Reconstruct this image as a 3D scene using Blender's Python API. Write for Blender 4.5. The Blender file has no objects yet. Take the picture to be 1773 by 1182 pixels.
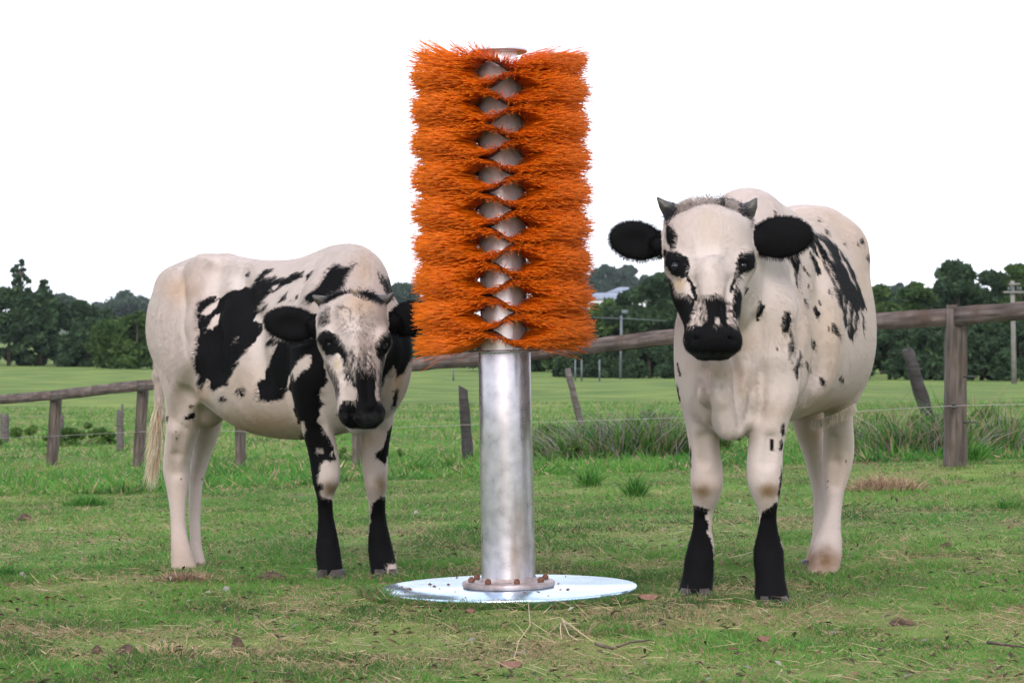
import bpy, math, random
import numpy as np
from mathutils import Vector, Matrix

SC = bpy.context.scene
COL = SC.collection
RNG = np.random.default_rng(7)
random.seed(7)
R = math.radians

# ------------------------------------------------------------------ camera, sky, sun, exposure
CAMY, CAMZ, FPX, CX, HY = -7.7, 0.796, 4140.0, 886.5, 600.0
cam_d = bpy.data.cameras.new('camera')
cam = bpy.data.objects.new('camera', cam_d)
COL.objects.link(cam)
cam.location = (0, CAMY, CAMZ)
cam.rotation_euler = (R(90) + math.atan((HY - 591.0) / FPX), 0, 0)
cam_d.sensor_width = 36.0
cam_d.lens = 36.0 * FPX / 1773.0
cam_d.clip_end = 3000.0
cam_d.clip_start = 0.1
cam_d.dof.use_dof = True
cam_d.dof.focus_distance = 7.75
cam_d.dof.aperture_fstop = 13.0
SC.camera = cam

SUN_EL, SUN_ROT = R(30), R(186)        # sun behind the photographer, behind thin cloud
world = bpy.data.worlds.new('World')
SC.world = world
world.use_nodes = True
wn = world.node_tree
wn.nodes.clear()
w_out = wn.nodes.new('ShaderNodeOutputWorld')
w_bg = wn.nodes.new('ShaderNodeBackground')
w_sky = wn.nodes.new('ShaderNodeTexSky')
w_sky.sky_type = 'NISHITA'
w_sky.sun_disc = False
w_sky.sun_elevation = SUN_EL
w_sky.sun_rotation = SUN_ROT
w_sky.dust_density = 4.0
w_sky.air_density = 1.0
w_mix = wn.nodes.new('ShaderNodeMix'); w_mix.data_type = 'RGBA'
w_tc = wn.nodes.new('ShaderNodeTexCoord')
w_no = wn.nodes.new('ShaderNodeTexNoise'); w_no.inputs['Scale'].default_value = 2.2; w_no.inputs['Detail'].default_value = 4
w_cl = wn.nodes.new('ShaderNodeValToRGB')
w_cl.color_ramp.elements[0].position = 0.3; w_cl.color_ramp.elements[0].color = (10.8, 11.3, 12.6, 1)
w_cl.color_ramp.elements[1].position = 0.75; w_cl.color_ramp.elements[1].color = (14.2, 14.7, 15.8, 1)
wn.links.new(w_tc.outputs['Generated'], w_no.inputs['Vector'])
wn.links.new(w_no.outputs['Fac'], w_cl.inputs['Fac'])
w_mix.inputs[0].default_value = 0.72        # a closed layer of thin cloud over the sky
wn.links.new(w_sky.outputs['Color'], w_mix.inputs[6])
wn.links.new(w_cl.outputs['Color'], w_mix.inputs[7])
wn.links.new(w_mix.outputs[2], w_bg.inputs['Color'])
w_bg.inputs['Strength'].default_value = 0.13
wn.links.new(w_bg.outputs[0], w_out.inputs['Surface'])

sun_d = bpy.data.lights.new('sun', 'SUN')
sun_d.energy = 1.5
sun_d.angle = R(20)
sun_d.color = (1.0, 0.93, 0.85)
sun = bpy.data.objects.new('sun', sun_d)
COL.objects.link(sun)
sun.location = (0, 0, 20)
# sun_rotation 180 deg puts the sun at -Y (behind the camera)
_sd = Vector((math.sin(SUN_ROT) * math.cos(SUN_EL), math.cos(SUN_ROT) * math.cos(SUN_EL), math.sin(SUN_EL)))
sun.rotation_euler = _sd.to_track_quat('Z', 'Y').to_euler()

SC.view_settings.view_transform = 'Standard'
SC.view_settings.look = 'None'
SC.view_settings.gamma = 1.0
SC.view_settings.use_curve_mapping = False
SC.view_settings.exposure = 0.38
SC.cycles.use_denoising = True
SC.cycles.max_bounces = 9
SC.cycles.diffuse_bounces = 7
SC.cycles.transmission_bounces = 7
SC.cycles.transparent_max_bounces = 6


# ------------------------------------------------------------------ helpers
def Wp(px, py, D):
    """the point that stands D metres in front of the lens on the sight line of a photo pixel"""
    return np.array([(px - CX) / FPX * D, CAMY + D, CAMZ + (HY - py) / FPX * D])


def to_px(P):
    D = P[:, 1] - CAMY
    return P[:, 0] / D * FPX + CX, HY - (P[:, 2] - CAMZ) / D * FPX


def sstep(a, b, x):
    t = np.clip((x - a) / (b - a), 0, 1)
    return t * t * (3 - 2 * t)


def hash3(ix, iy, iz, seed):
    h = (ix * 374761393 + iy * 668265263 + iz * 2147483647 + seed * 974634777) & 0xffffffff
    h = ((h ^ (h >> 13)) * 1274126177) & 0xffffffff
    return ((h ^ (h >> 16)) & 0xffff) / 65535.0


def vnoise(P, scale=1.0, seed=0):
    """value noise, 0..1"""
    Q = np.asarray(P, float) * scale + 1000.0
    I = np.floor(Q).astype(np.int64)
    f = Q - I
    f = f * f * (3 - 2 * f)
    out = 0
    for dx in (0, 1):
        wx = f[:, 0] if dx else 1 - f[:, 0]
        for dy in (0, 1):
            wy = f[:, 1] if dy else 1 - f[:, 1]
            for dz in (0, 1):
                wz = f[:, 2] if dz else 1 - f[:, 2]
                out = out + wx * wy * wz * hash3(I[:, 0] + dx, I[:, 1] + dy, I[:, 2] + dz, seed)
    return out


def fbm(P, scale=1.0, seed=0, octs=3):
    s = 0; a = 0.5; t = 0
    for o in range(octs):
        s = s + a * vnoise(P, scale * 2 ** o, seed + o * 17); t += a; a *= 0.5
    return s / t


def mk(name, V, faces, mat=None, parent=None, colors=None, smooth=False, link=True):
    """faces: list of (M,k) int arrays"""
    V = np.asarray(V, np.float32)
    faces = [np.asarray(f, np.int32) for f in faces if len(f)]
    me = bpy.data.meshes.new(name)
    nl = sum(f.size for f in faces); nf = sum(len(f) for f in faces)
    me.vertices.add(len(V)); me.vertices.foreach_set('co', V.ravel())
    me.loops.add(nl); me.loops.foreach_set('vertex_index', np.concatenate([f.ravel() for f in faces]))
    me.polygons.add(nf)
    tot = np.concatenate([np.full(len(f), f.shape[1], np.int32) for f in faces])
    st = np.concatenate([[0], np.cumsum(tot)[:-1]]).astype(np.int32)
    me.polygons.foreach_set('loop_start', st)
    me.polygons.foreach_set('loop_total', tot)
    if smooth: me.polygons.foreach_set('use_smooth', np.ones(nf, bool))
    if colors is not None:
        ca = me.color_attributes.new('coat', 'FLOAT_COLOR', 'POINT')
        c = np.ones((len(V), 4), np.float32); c[:, :3] = colors
        ca.data.foreach_set('color', c.ravel())
    me.update(calc_edges=True)
    if mat: me.materials.append(mat)
    o = bpy.data.objects.new(name, me)
    if link: COL.objects.link(o)
    if parent: o.parent = parent
    return o


def empty(name, loc=(0, 0, 0), rot=(0, 0, 0)):
    o = bpy.data.objects.new(name, None)
    COL.objects.link(o)
    o.location = loc; o.rotation_euler = rot
    o.empty_display_size = 0.1
    return o


def tag(o, label=None, cat=None, group=None, kind=None):
    if label: o['label'] = label
    if cat: o['category'] = cat
    if group: o['group'] = group
    if kind: o['kind'] = kind
    return o


def tubes(P, Rad, sides=3):
    """P (N,S,3) polylines, Rad (N,S) radii -> V, [quads, caps]"""
    P = np.asarray(P, float); N, S, _ = P.shape
    T = np.empty_like(P)
    T[:, 1:-1] = P[:, 2:] - P[:, :-2]; T[:, 0] = P[:, 1] - P[:, 0]; T[:, -1] = P[:, -1] - P[:, -2]
    T /= np.linalg.norm(T, axis=2, keepdims=True) + 1e-12
    up = np.zeros_like(T); up[..., 2] = 1
    bad = np.abs(T[:, :1, 2]) > 0.9
    up = np.where(np.repeat(bad, S, 1)[..., None], np.array([1.0, 0, 0]), up)
    A = np.cross(T, up); A /= np.linalg.norm(A, axis=2, keepdims=True) + 1e-12
    B = np.cross(T, A)
    ang = np.arange(sides) * 2 * math.pi / sides
    V = P[:, :, None] + Rad[:, :, None, None] * (A[:, :, None] * np.cos(ang)[:, None] + B[:, :, None] * np.sin(ang)[:, None])
    idx = np.arange(N * S * sides).reshape(N, S, sides)
    a = idx[:, :-1]; b = idx[:, 1:]
    q = np.stack([a, np.roll(a, -1, 2), np.roll(b, -1, 2), b], -1).reshape(-1, 4)
    caps = [idx[:, -1], idx[:, 0][:, ::-1]]
    return V.reshape(-1, 3), [q] + caps


def blades(root, tip_dir, length, width, side, bend=None, two=True):
    """flat tapering blades. root (N,3), tip_dir (N,3) unit, side (N,3) unit width vector, bend (N,3) added at the tip"""
    N = len(root)
    L = length[:, None]; w = (width * 0.5)[:, None]
    if bend is None: bend = 0
    if two:
        mid = root + tip_dir * L * 0.55 + bend * L * 0.25
        tip = root + tip_dir * L + bend * L
        V = np.stack([root - side * w, root + side * w, mid + side * w * 0.75, mid - side * w * 0.75, tip], 1)
        b = np.arange(N)[:, None] * 5
        return V.reshape(-1, 3), [b + np.array([[0, 1, 2, 3]]), b + np.array([[3, 2, 4]])], 5
    tip = root + tip_dir * L + bend * L
    V = np.stack([root - side * w, root + side * w, tip], 1)
    b = np.arange(N)[:, None] * 3
    return V.reshape(-1, 3), [b + np.array([[0, 1, 2]])], 3


def unit(v):
    return v / (np.linalg.norm(v, axis=-1, keepdims=True) + 1e-12)


class MB:
    """collects simple solids into one mesh"""
    def __init__(s): s.V = []; s.F = {}; s.n = 0
    def add(s, V, F):
        V = np.asarray(V, float)
        for f in F:
            f = np.asarray(f)
            if len(f): s.F.setdefault(f.shape[1], []).append(f + s.n)
        s.V.append(V); s.n += len(V); return s
    def box(s, c, size, rz=0.0, M=None):
        x, y, z = [q / 2 for q in size]
        V = np.array([[i, j, k] for k in (-z, z) for j in (-y, y) for i in (-x, x)])
        if M is not None: V = V @ np.array(M.to_3x3()).T
        elif rz: ca, sa = math.cos(rz), math.sin(rz); V = V @ np.array([[ca, sa, 0], [-sa, ca, 0], [0, 0, 1]])
        return s.add(V + np.array(c), [np.array([[0, 2, 3, 1], [4, 5, 7, 6], [0, 1, 5, 4], [2, 6, 7, 3], [0, 4, 6, 2], [1, 3, 7, 5]])])
    def lathe(s, prof, seg=32, c=(0, 0, 0)):
        prof = np.asarray(prof, float)
        a = np.arange(seg) * 2 * math.pi / seg
        V = np.stack([prof[:, 0][:, None] * np.cos(a), prof[:, 0][:, None] * np.sin(a), np.repeat(prof[:, 1][:, None], seg, 1)], -1)
        i = np.arange(len(prof) * seg).reshape(len(prof), seg)
        A, B = i[:-1], i[1:]
        q = np.stack([A, np.roll(A, -1, 1), np.roll(B, -1, 1), B], -1).reshape(-1, 4)
        return s.add(V.reshape(-1, 3) + np.array(c), [q])
    def tube(s, pts, rad, sides=8):
        V, F = tubes(np.asarray(pts, float)[None], np.asarray(rad, float)[None], sides)
        return s.add(V, F)
    def build(s, name, mat=None, parent=None, smooth=False, colors=None):
        return mk(name, np.concatenate(s.V), [np.concatenate(f) for f in s.F.values()], mat, parent, colors, smooth)


# ------------------------------------------------------------------ materials
def new_mat(name):
    m = bpy.data.materials.new(name); m.use_nodes = True
    nt = m.node_tree
    return m, nt, nt.nodes['Principled BSDF']


def noise_mat(name, c1, c2, scale=8.0, rough=0.7, metal=0.0, bump=0.0, bscale=60.0, c3=None, stretch=None, spec=None, detail=6):
    m, nt, p = new_mat(name)
    tc = nt.nodes.new('ShaderNodeTexCoord')
    mp = nt.nodes.new('ShaderNodeMapping')
    if stretch: mp.inputs['Scale'].default_value = stretch
    n = nt.nodes.new('ShaderNodeTexNoise'); n.inputs['Scale'].default_value = scale; n.inputs['Detail'].default_value = detail
    r = nt.nodes.new('ShaderNodeValToRGB')
    r.color_ramp.elements[0].position = 0.32; r.color_ramp.elements[0].color = (*c1, 1)
    r.color_ramp.elements[1].position = 0.68; r.color_ramp.elements[1].color = (*c2, 1)
    if c3:
        e = r.color_ramp.elements.new(0.8); e.color = (*c3, 1)
    nt.links.new(tc.outputs['Object'], mp.inputs['Vector'])
    nt.links.new(mp.outputs[0], n.inputs['Vector'])
    nt.links.new(n.outputs['Fac'], r.inputs['Fac'])
    nt.links.new(r.outputs['Color'], p.inputs['Base Color'])
    p.inputs['Roughness'].default_value = rough
    p.inputs['Metallic'].default_value = metal
    if spec is not None: p.inputs['Specular IOR Level'].default_value = spec
    if bump:
        n2 = nt.nodes.new('ShaderNodeTexNoise'); n2.inputs['Scale'].default_value = bscale; n2.inputs['Detail'].default_value = 4
        b = nt.nodes.new('ShaderNodeBump'); b.inputs['Strength'].default_value = bump; b.inputs['Distance'].default_value = 0.01
        nt.links.new(mp.outputs[0], n2.inputs['Vector'])
        nt.links.new(n2.outputs['Fac'], b.inputs['Height'])
        nt.links.new(b.outputs[0], p.inputs['Normal'])
    return m


def attr_mat(name, rough=0.7, trans=0.0, spec=0.3, bump=0.0, bscale=120.0, sheen=0.0):
    """colour painted on the vertices; optional light passing through (leaves, hair)"""
    m, nt, p = new_mat(name)
    a = nt.nodes.new('ShaderNodeVertexColor'); a.layer_name = 'coat'
    nt.links.new(a.outputs['Color'], p.inputs['Base Color'])
    p.inputs['Roughness'].default_value = rough
    p.inputs['Specular IOR Level'].default_value = spec
    if sheen:
        nt.links.new(a.outputs['Color'], p.inputs['Sheen Tint'])
        p.inputs['Sheen Weight'].default_value = sheen; p.inputs['Sheen Roughness'].default_value = 0.5
    if bump:
        n2 = nt.nodes.new('ShaderNodeTexNoise'); n2.inputs['Scale'].default_value = bscale; n2.inputs['Detail'].default_value = 4
        tc = nt.nodes.new('ShaderNodeTexCoord')
        b = nt.nodes.new('ShaderNodeBump'); b.inputs['Strength'].default_value = bump; b.inputs['Distance'].default_value = 0.006
        nt.links.new(tc.outputs['Object'], n2.inputs['Vector'])
        nt.links.new(n2.outputs['Fac'], b.inputs['Height']); nt.links.new(b.outputs[0], p.inputs['Normal'])
    if trans:
        t = nt.nodes.new('ShaderNodeBsdfTranslucent'); mx = nt.nodes.new('ShaderNodeMixShader')
        mx.inputs[0].default_value = trans
        nt.links.new(a.outputs['Color'], t.inputs['Color'])
        nt.links.new(p.outputs[0], mx.inputs[1]); nt.links.new(t.outputs[0], mx.inputs[2])
        nt.links.new(mx.outputs[0], nt.nodes['Material Output'].inputs['Surface'])
    return m


# ------------------------------------------------------------------ terrain
_aD = [0, 7.9, 9.0, 12.0, 17.0, 23.6, 27.1, 60, 100, 180, 260, 450, 2000]
_aZ = [0, 0, -0.055, -0.13, -0.26, -0.46, -0.56, -0.75, -0.66, -0.45, -0.4, 1.0, 16]
_bD = [0, 15.3, 19.7, 25, 60, 130, 200, 450, 2000]
_bZ = [0, 0, -0.05, -0.15, -0.55, -1.0, -1.0, 1.0, 16]


def Hz(x, y):
    D = y - CAMY
    Dc = np.maximum(D, 4.0)
    u = np.clip((x / Dc * FPX + CX) / 1773.0, 0, 1)
    u = u * u * (3 - 2 * u) * 0.5 + u * 0.5
    a = np.interp(D, _aD, _aZ); b = np.interp(D, _bD, _bZ)
    z = a * (1 - u) + b * u
    P = np.stack([x, y, np.zeros_like(x)], -1)
    near = sstep(120, 40, D)
    z = z + (fbm(P, 0.9, 3, 3) - 0.5) * 0.05 * near * sstep(0.4, 1.2, np.hypot(x, y))
    z = z + (vnoise(P, 0.12, 9) - 0.5) * 0.12 * sstep(11, 20, D)
    return z


def hz(x, y): return float(Hz(np.array([float(x)]), np.array([float(y)]))[0])
# ------------------------------------------------------------------ ground
def grid_ground():
    ys = np.concatenate([np.linspace(-60, -4, 24), np.arange(-3.9, 12, .07), np.arange(12, 40, .35), np.geomspace(40, 1000, 70)])
    xs = np.concatenate([-np.geomspace(700, 6, 60), np.arange(-5.9, 5.9, .07), np.geomspace(6, 700, 60)])
    X, Y = np.meshgrid(xs, ys)
    Z = Hz(X.ravel(), Y.ravel())
    V = np.stack([X.ravel(), Y.ravel(), Z], -1)
    i = np.arange(len(V)).reshape(X.shape)
    q = np.stack([i[:-1, :-1], i[:-1, 1:], i[1:, 1:], i[1:, :-1]], -1).reshape(-1, 4)
    return V, [q]


M_gnd, nt, p = new_mat('pasture')
tc = nt.nodes.new('ShaderNodeTexCoord'); L = nt.links.new
def _noise(sc, det=6, dist=0.0):
    n = nt.nodes.new('ShaderNodeTexNoise'); n.inputs['Scale'].default_value = sc; n.inputs['Detail'].default_value = det; n.inputs['Distortion'].default_value = dist
    L(tc.outputs['Object'], n.inputs['Vector']); return n
def _ramp(src, stops):
    r = nt.nodes.new('ShaderNodeValToRGB'); el = r.color_ramp.elements
    el[0].position, el[0].color = stops[0][0], (*stops[0][1], 1); el[1].position, el[1].color = stops[-1][0], (*stops[-1][1], 1)
    for a, c in stops[1:-1]: e = el.new(a); e.color = (*c, 1)
    L(src.outputs['Fac'], r.inputs['Fac']); return r
def _mix(f, a, b):
    x = nt.nodes.new('ShaderNodeMix'); x.data_type = 'RGBA'; L(f, x.inputs[0]); L(a, x.inputs[6]); L(b, x.inputs[7]); return x.outputs[2]
gr = _ramp(_noise(9, 8), [(.3, (.028, .055, .016)), (.5, (.055, .12, .026)), (.7, (.10, .18, .045))])
dr = _ramp(_noise(30, 6), [(.3, (.045, .03, .024)), (.7, (.17, .115, .08))])
pm = _ramp(_noise(1.5, 7, .5), [(.50, (0, 0, 0)), (.66, (.8, .8, .8))])
fm = _ramp(_noise(.45, 8), [(.32, (0, 0, 0)), (.72, (.7, .7, .7))])
yel = nt.nodes.new('ShaderNodeRGB'); yel.outputs[0].default_value = (.21, .26, .065, 1)
c = _mix(pm.outputs['Color'], gr.outputs['Color'], dr.outputs['Color'])
c = _mix(fm.outputs['Color'], c, yel.outputs[0])
L(c, p.inputs['Base Color']); p.inputs['Roughness'].default_value = .95; p.inputs['Specular IOR Level'].default_value = .1
bn = _noise(45, 6); bp = nt.nodes.new('ShaderNodeBump'); bp.inputs['Strength'].default_value = .7; bp.inputs['Distance'].default_value = .03
L(bn.outputs['Fac'], bp.inputs['Height']); L(bp.outputs[0], p.inputs['Normal'])
V, F = grid_ground()
g = mk('ground', V, F, M_gnd, smooth=True); tag(g, kind='structure')

# ------------------------------------------------------------------ grass
M_grass = attr_mat('grass_blade', rough=.6, trans=.35, spec=.2)
G1 = np.array([.058, .195, .030]); G2 = np.array([.135, .305, .055]); G3 = np.array([.026, .095, .020]); GY = np.array([.22, .26, .08])
S1 = np.array([.47, .35, .23]); S2 = np.array([.27, .17, .125])


def wedge(n, D0, D1, rng, power=1.0, margin=1.08):
    """random ground points in the wedge the lens sees, between two distances"""
    D = D0 + (D1 - D0) * rng.random(n) ** power
    hw = D * 886.5 / FPX * margin + .05
    x = rng.uniform(-1, 1, n) * hw
    return x, CAMY + D, D


def dry_field(x, y):
    P = np.stack([x, y, np.zeros_like(x)], -1)
    a = fbm(P, 1.6, 41, 4); b = fbm(P, 7.0, 51, 3)
    D = y - CAMY
    return sstep(.50, .66, a * .6 + b * .4 + .06 * sstep(7.8, 5.8, D))


def grass_patch(name, n, D0, D1, hmin, hmax, wmin, wmax, rng, power=1.0, drybase=.23, two=True, margin=1.12, inner=0.0):
    x, y, D = wedge(n, D0, D1, rng, power, margin)
    if inner:
        k_ = np.abs(x) > D * 886.5 / FPX * inner; x, y, D = x[k_], y[k_], D[k_]; n = len(x)
    px0 = Wp(880, 1030, 7.7)[0]
    keep = np.hypot(x - px0, y) > .418 + rng.normal(0, .006, n)
    x, y, D = x[keep], y[keep], D[keep]; n = len(x)
    dry = dry_field(x, y)
    P = np.stack([x, y, Hz(x, y) - .004], -1)
    tuft = fbm(P, 3.2, 61, 3)
    isdry = rng.random(n) < (drybase + .5 * dry)
    Lh = (hmin + (hmax - hmin) * rng.random(n) ** 1.6) * (.62 + .95 * sstep(.32, .7, tuft)) * (1 - .35 * dry)
    Lh = Lh * (1 - .45 * sstep(.62, .44, np.hypot(x - px0, y)))
    lean = rng.normal(0, .45, (n, 3)) + 0; lean[:, 2] = 1
    lean[isdry, :2] *= 2.6
    d = unit(lean)
    az = rng.random(n) * 2 * math.pi
    sd = unit(np.cross(d, np.stack([np.cos(az), np.sin(az), np.zeros(n)], -1)))
    bend = np.stack([rng.normal(0, .4, n), rng.normal(0, .4, n), -rng.random(n) * .45], -1)
    w = rng.uniform(wmin, wmax, n)
    bv, bf, k = blades(P, d, Lh, w, sd, bend, two)
    m1 = fbm(P, 2.3, 71, 3)[:, None]; m2 = rng.random((n, 1)); m3 = fbm(P, .6, 81, 3)[:, None]
    c = G3 + (G1 - G3) * sstep(.3, .55, m1) + (G2 - G1) * np.clip(m2 * 1.4 - .3, 0, 1) * sstep(.35, .6, m3)
    c = np.where(rng.random((n, 1)) < .10 + .10 * m3, GY * .8, c)
    s = S2 + (S1 - S2) * rng.random((n, 1))
    c = np.where(isdry[:, None], s, c) * rng.uniform(.75, 1.2, (n, 1))
    o = mk(name, bv, bf, M_grass, None, np.repeat(c, k, 0))
    return tag(o, kind='stuff')


rng = np.random.default_rng(21)
tag(grass_patch('short_grass', 400000, 5.3, 9.2, .013, .034, .0016, .0034, rng, 1.0), 'short green and straw coloured grass around the post', 'grass')
tag(grass_patch('paddock_grass', 260000, 9.0, 17.0, .016, .045, .003, .006, rng, .9, two=False), 'green paddock grass between the cows and the fence', 'grass')
tag(grass_patch('meadow_grass', 130000, 16.5, 60.0, .04, .13, .010, .022, rng, 1.5, .10, two=False), 'longer meadow grass beyond the fence', 'grass')

tag(grass_patch('edge_grass', 190000, 4.0, 22.0, .02, .05, .004, .009, rng, .9, two=False, margin=3.0, inner=1.1), 'paddock grass going on beyond both sides of the photo', 'grass')

# grass creeping over the front rim of the base plate
n = 9000
a = rng.uniform(math.pi * .98, math.pi * 2.02, n); rr = .412 + rng.uniform(-.03, .07, n)
x = Wp(880, 1030, 7.7)[0] + rr * np.cos(a); y = rr * np.sin(a)
P = np.stack([x, y, np.full(n, .0) + .0], -1)
lean = np.stack([rng.normal(0, .6, n), rng.normal(0, .5, n), np.ones(n)], -1)
d = unit(lean); sd = unit(np.cross(d, rng.normal(0, 1, (n, 3))))
bv, bf, k = blades(P, d, rng.uniform(.012, .042, n) * (.5 + fbm(P, 9, 5, 2)), rng.uniform(.0016, .003, n), sd, np.stack([rng.normal(0, .4, n), rng.normal(0, .3, n), -.3 * rng.random(n)], -1))
c = np.where(rng.random((n, 1)) < .3, S2, G1) * rng.uniform(.5, 1.2, (n, 1))
tag(mk('rim_grass', bv, bf, M_grass, None, np.repeat(c, k, 0)), 'uneven grass standing along the near rim of the base plate', 'grass', kind='stuff')

# fallen straw
n = 16000
x, y, D = wedge(n, 5.3, 13.0, rng, 1.2)
dry = dry_field(x, y); keep = (rng.random(n) < .10 + .9 * dry) & (np.hypot(x, y) > .45); x, y = x[keep], y[keep]; n = len(x)
z = Hz(x, y) + rng.uniform(.006, .024, n)
az = rng.random(n) * 2 * math.pi; ln = rng.uniform(.018, .085, n)
d = np.stack([np.cos(az), np.sin(az), rng.normal(.1, .28, n)], -1)
sd = unit(np.cross(d, np.array([0, 0, 1.]))) * .7 + np.array([0, 0, .7])
bv, bf, k = blades(np.stack([x, y, z], -1), unit(d), ln, rng.uniform(.0012, .0026, n), sd, np.stack([rng.normal(0, .3, n), rng.normal(0, .3, n), np.zeros(n)], -1))
c = (np.array([.42, .33, .20]) + rng.normal(0, .04, (n, 1))) * rng.uniform(.55, 1.15, (n, 1))
tag(mk('straw', bv, bf, M_grass, None, np.repeat(c, k, 0)), 'dry straw stalks lying on the grass', 'straw', kind='stuff')

# fallen leaves and crumbs of dung, too many to count
n = 4600
x, y, D = wedge(n, 5.3, 16.0, rng, 1.1)
keep = np.hypot(x, y) > .5; x, y = x[keep], y[keep]; n = len(x)
z = Hz(x, y) + rng.uniform(.008, .022, n)
az = rng.random(n) * 6.28; ln = rng.uniform(.005, .017, n)
C0 = np.stack([x, y, z], -1)
u_ = np.stack([np.cos(az), np.sin(az), rng.normal(0, .3, n)], -1) * ln[:, None]; v_ = np.stack([-np.sin(az), np.cos(az), rng.normal(0, .3, n)], -1) * ln[:, None] * .4
up = np.array([0, 0, 1.]) * ln[:, None] * .25
V = np.stack([C0 - u_, C0 - v_ + up, C0 + u_, C0 + v_ + up], 1).reshape(-1, 3)
b = np.arange(n)[:, None] * 4
c = np.where(rng.random((n, 1)) < .45, np.array([.17, .10, .065]), np.array([.055, .038, .026]))
c = np.where(rng.random((n, 1)) < .05, np.array([.30, .27, .25]), c) * rng.uniform(.6, 1.3, (n, 1))
tag(mk('fallen_leaves', V, [b + np.array([[0, 1, 2]]), b + np.array([[0, 2, 3]])], M_grass, None, np.repeat(c, 4, 0)), 'brown leaf litter scattered over the paddock', 'leaves', kind='stuff')


def clump(name, px, py, D, rx, ry, hgt, n, cols, label, cat='grass', seed=0, w=(.002, .004), spread=.6, group=None):
    """one tuft or plant of many blades, standing on the ground at the sight line px and distance D"""
    rg = np.random.default_rng(seed + 300)
    bx, by = (px - CX) / FPX * D, CAMY + D; bz = hz(bx, by)
    q = rg.normal(0, .45, (n, 2))
    P = np.stack([q[:, 0] * rx, q[:, 1] * ry, np.zeros(n)], -1)
    P[:, 2] = Hz(P[:, 0] + bx, P[:, 1] + by) - bz
    d = unit(np.stack([q[:, 0] * spread + rg.normal(0, .3, n), q[:, 1] * spread + rg.normal(0, .3, n), np.ones(n)], -1))
    sd = unit(np.cross(d, rg.normal(0, 1, (n, 3))))
    L_ = rg.uniform(.35, 1, n) * hgt * np.clip(1.15 - .5 * (q ** 2).sum(1), .3, 1.2)
    bend = np.stack([rg.normal(0, .35, n), rg.normal(0, .35, n), -.35 * rg.random(n)], -1)
    bv, bf, k = blades(P, d, L_, rg.uniform(*w, n), sd, bend)
    ci = rg.integers(0, len(cols), n); c = np.array(cols)[ci] * rg.uniform(.65, 1.2, (n, 1))
    o = mk(name, bv, bf, M_grass, None, np.repeat(c, k, 0)); o.location = (bx, by, bz)
    return tag(o, label, cat, group)


gl = [G1, G2, G3]; db = [S1, S2, S2 * .7]
def Dg(py): return CAMZ * FPX / (py - HY)
clump('dead_grass_clump', 320, 0, 8.15, .11, .06, .05, 700, db, 'low mat of dead brown grass under the hind feet of the left cow', seed=1)
clump('dead_grass_clump', 1530, 0, 13.6, .24, .12, .13, 900, [S1, S2, np.array([.3, .2, .13])], 'pinkish brown dead grass tussock right of the right cow hind leg', seed=2, w=(.003, .006))
clump('grass_tussock', 148, 0, 14.9, .14, .10, .10, 600, gl, 'rounded green tussock in front of the left fence posts', seed=3, w=(.003, .006))
clump('grass_tussock', 10, 0, 8.4, .07, .05, .07, 420, [G3, G1], 'dark green tussock at the left edge of the photo', seed=4)
clump('dead_grass_clump', 290, 0, 6.25, .10, .05, .05, 420, [S1, S1 * 1.2, G1], 'pale straw tuft below the left cow, near the bottom edge', seed=5)
clump('grass_tussock', 1745, 0, 11.6, .07, .05, .09, 350, gl, 'small green tussock at the right edge of the paddock', seed=6)
for i, (px, D_, hg, lab) in enumerate(((1020, 14.5, .19, 'thin green weed right of the steel post, in front of the bushes'), (1100, 13.6, .20, 'tall leafy weed just left of the right cow front leg'), (352, 17.5, .16, 'green weed behind the left cow'), (1688, 16.2, .24, 'dark leafy weed right of the big fence post'), (720, 18.5, .15, 'weed between the left cow and the steel post'))):
    clump('weed', px, 0, D_, .05, .05, hg, 260, [G1, G2, G3], lab, 'weed', seed=20 + i, w=(.003, .006), spread=.6)

# grass grown up round the hooves
n = 7000
hoofs = np.array([[(px - CX) / FPX * D_, CAMY + D_] for px, D_ in ((321, 8.88), (351, 9.10), (575, 8.30), (668, 8.42), (1204, 7.62), (1337, 7.41), (1425, 8.38), (1405, 8.72))])
hi = rng.integers(0, len(hoofs), n); a = rng.random(n) * 6.28; r = rng.uniform(.045, .11, n)
P = np.stack([hoofs[hi, 0] + r * np.cos(a) * 1.1, hoofs[hi, 1] + r * np.sin(a), np.zeros(n)], -1); P[:, 2] = Hz(P[:, 0], P[:, 1]) - .003
d = unit(np.stack([rng.normal(0, .45, n), rng.normal(0, .45, n), np.ones(n)], -1)); sd = unit(np.cross(d, rng.normal(0, 1, (n, 3))))
bv, bf, k = blades(P, d, rng.uniform(.014, .040, n), rng.uniform(.0018, .0034, n), sd, np.stack([rng.normal(0, .4, n), rng.normal(0, .3, n), -.3 * rng.random(n)], -1))
c = np.where(rng.random((n, 1)) < .35, S1 * .8, G1) * rng.uniform(.6, 1.2, (n, 1))
tag(mk('hoof_grass', bv, bf, M_grass, None, np.repeat(c, k, 0)), 'trodden grass standing round the hooves', 'grass', kind='stuff')

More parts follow.
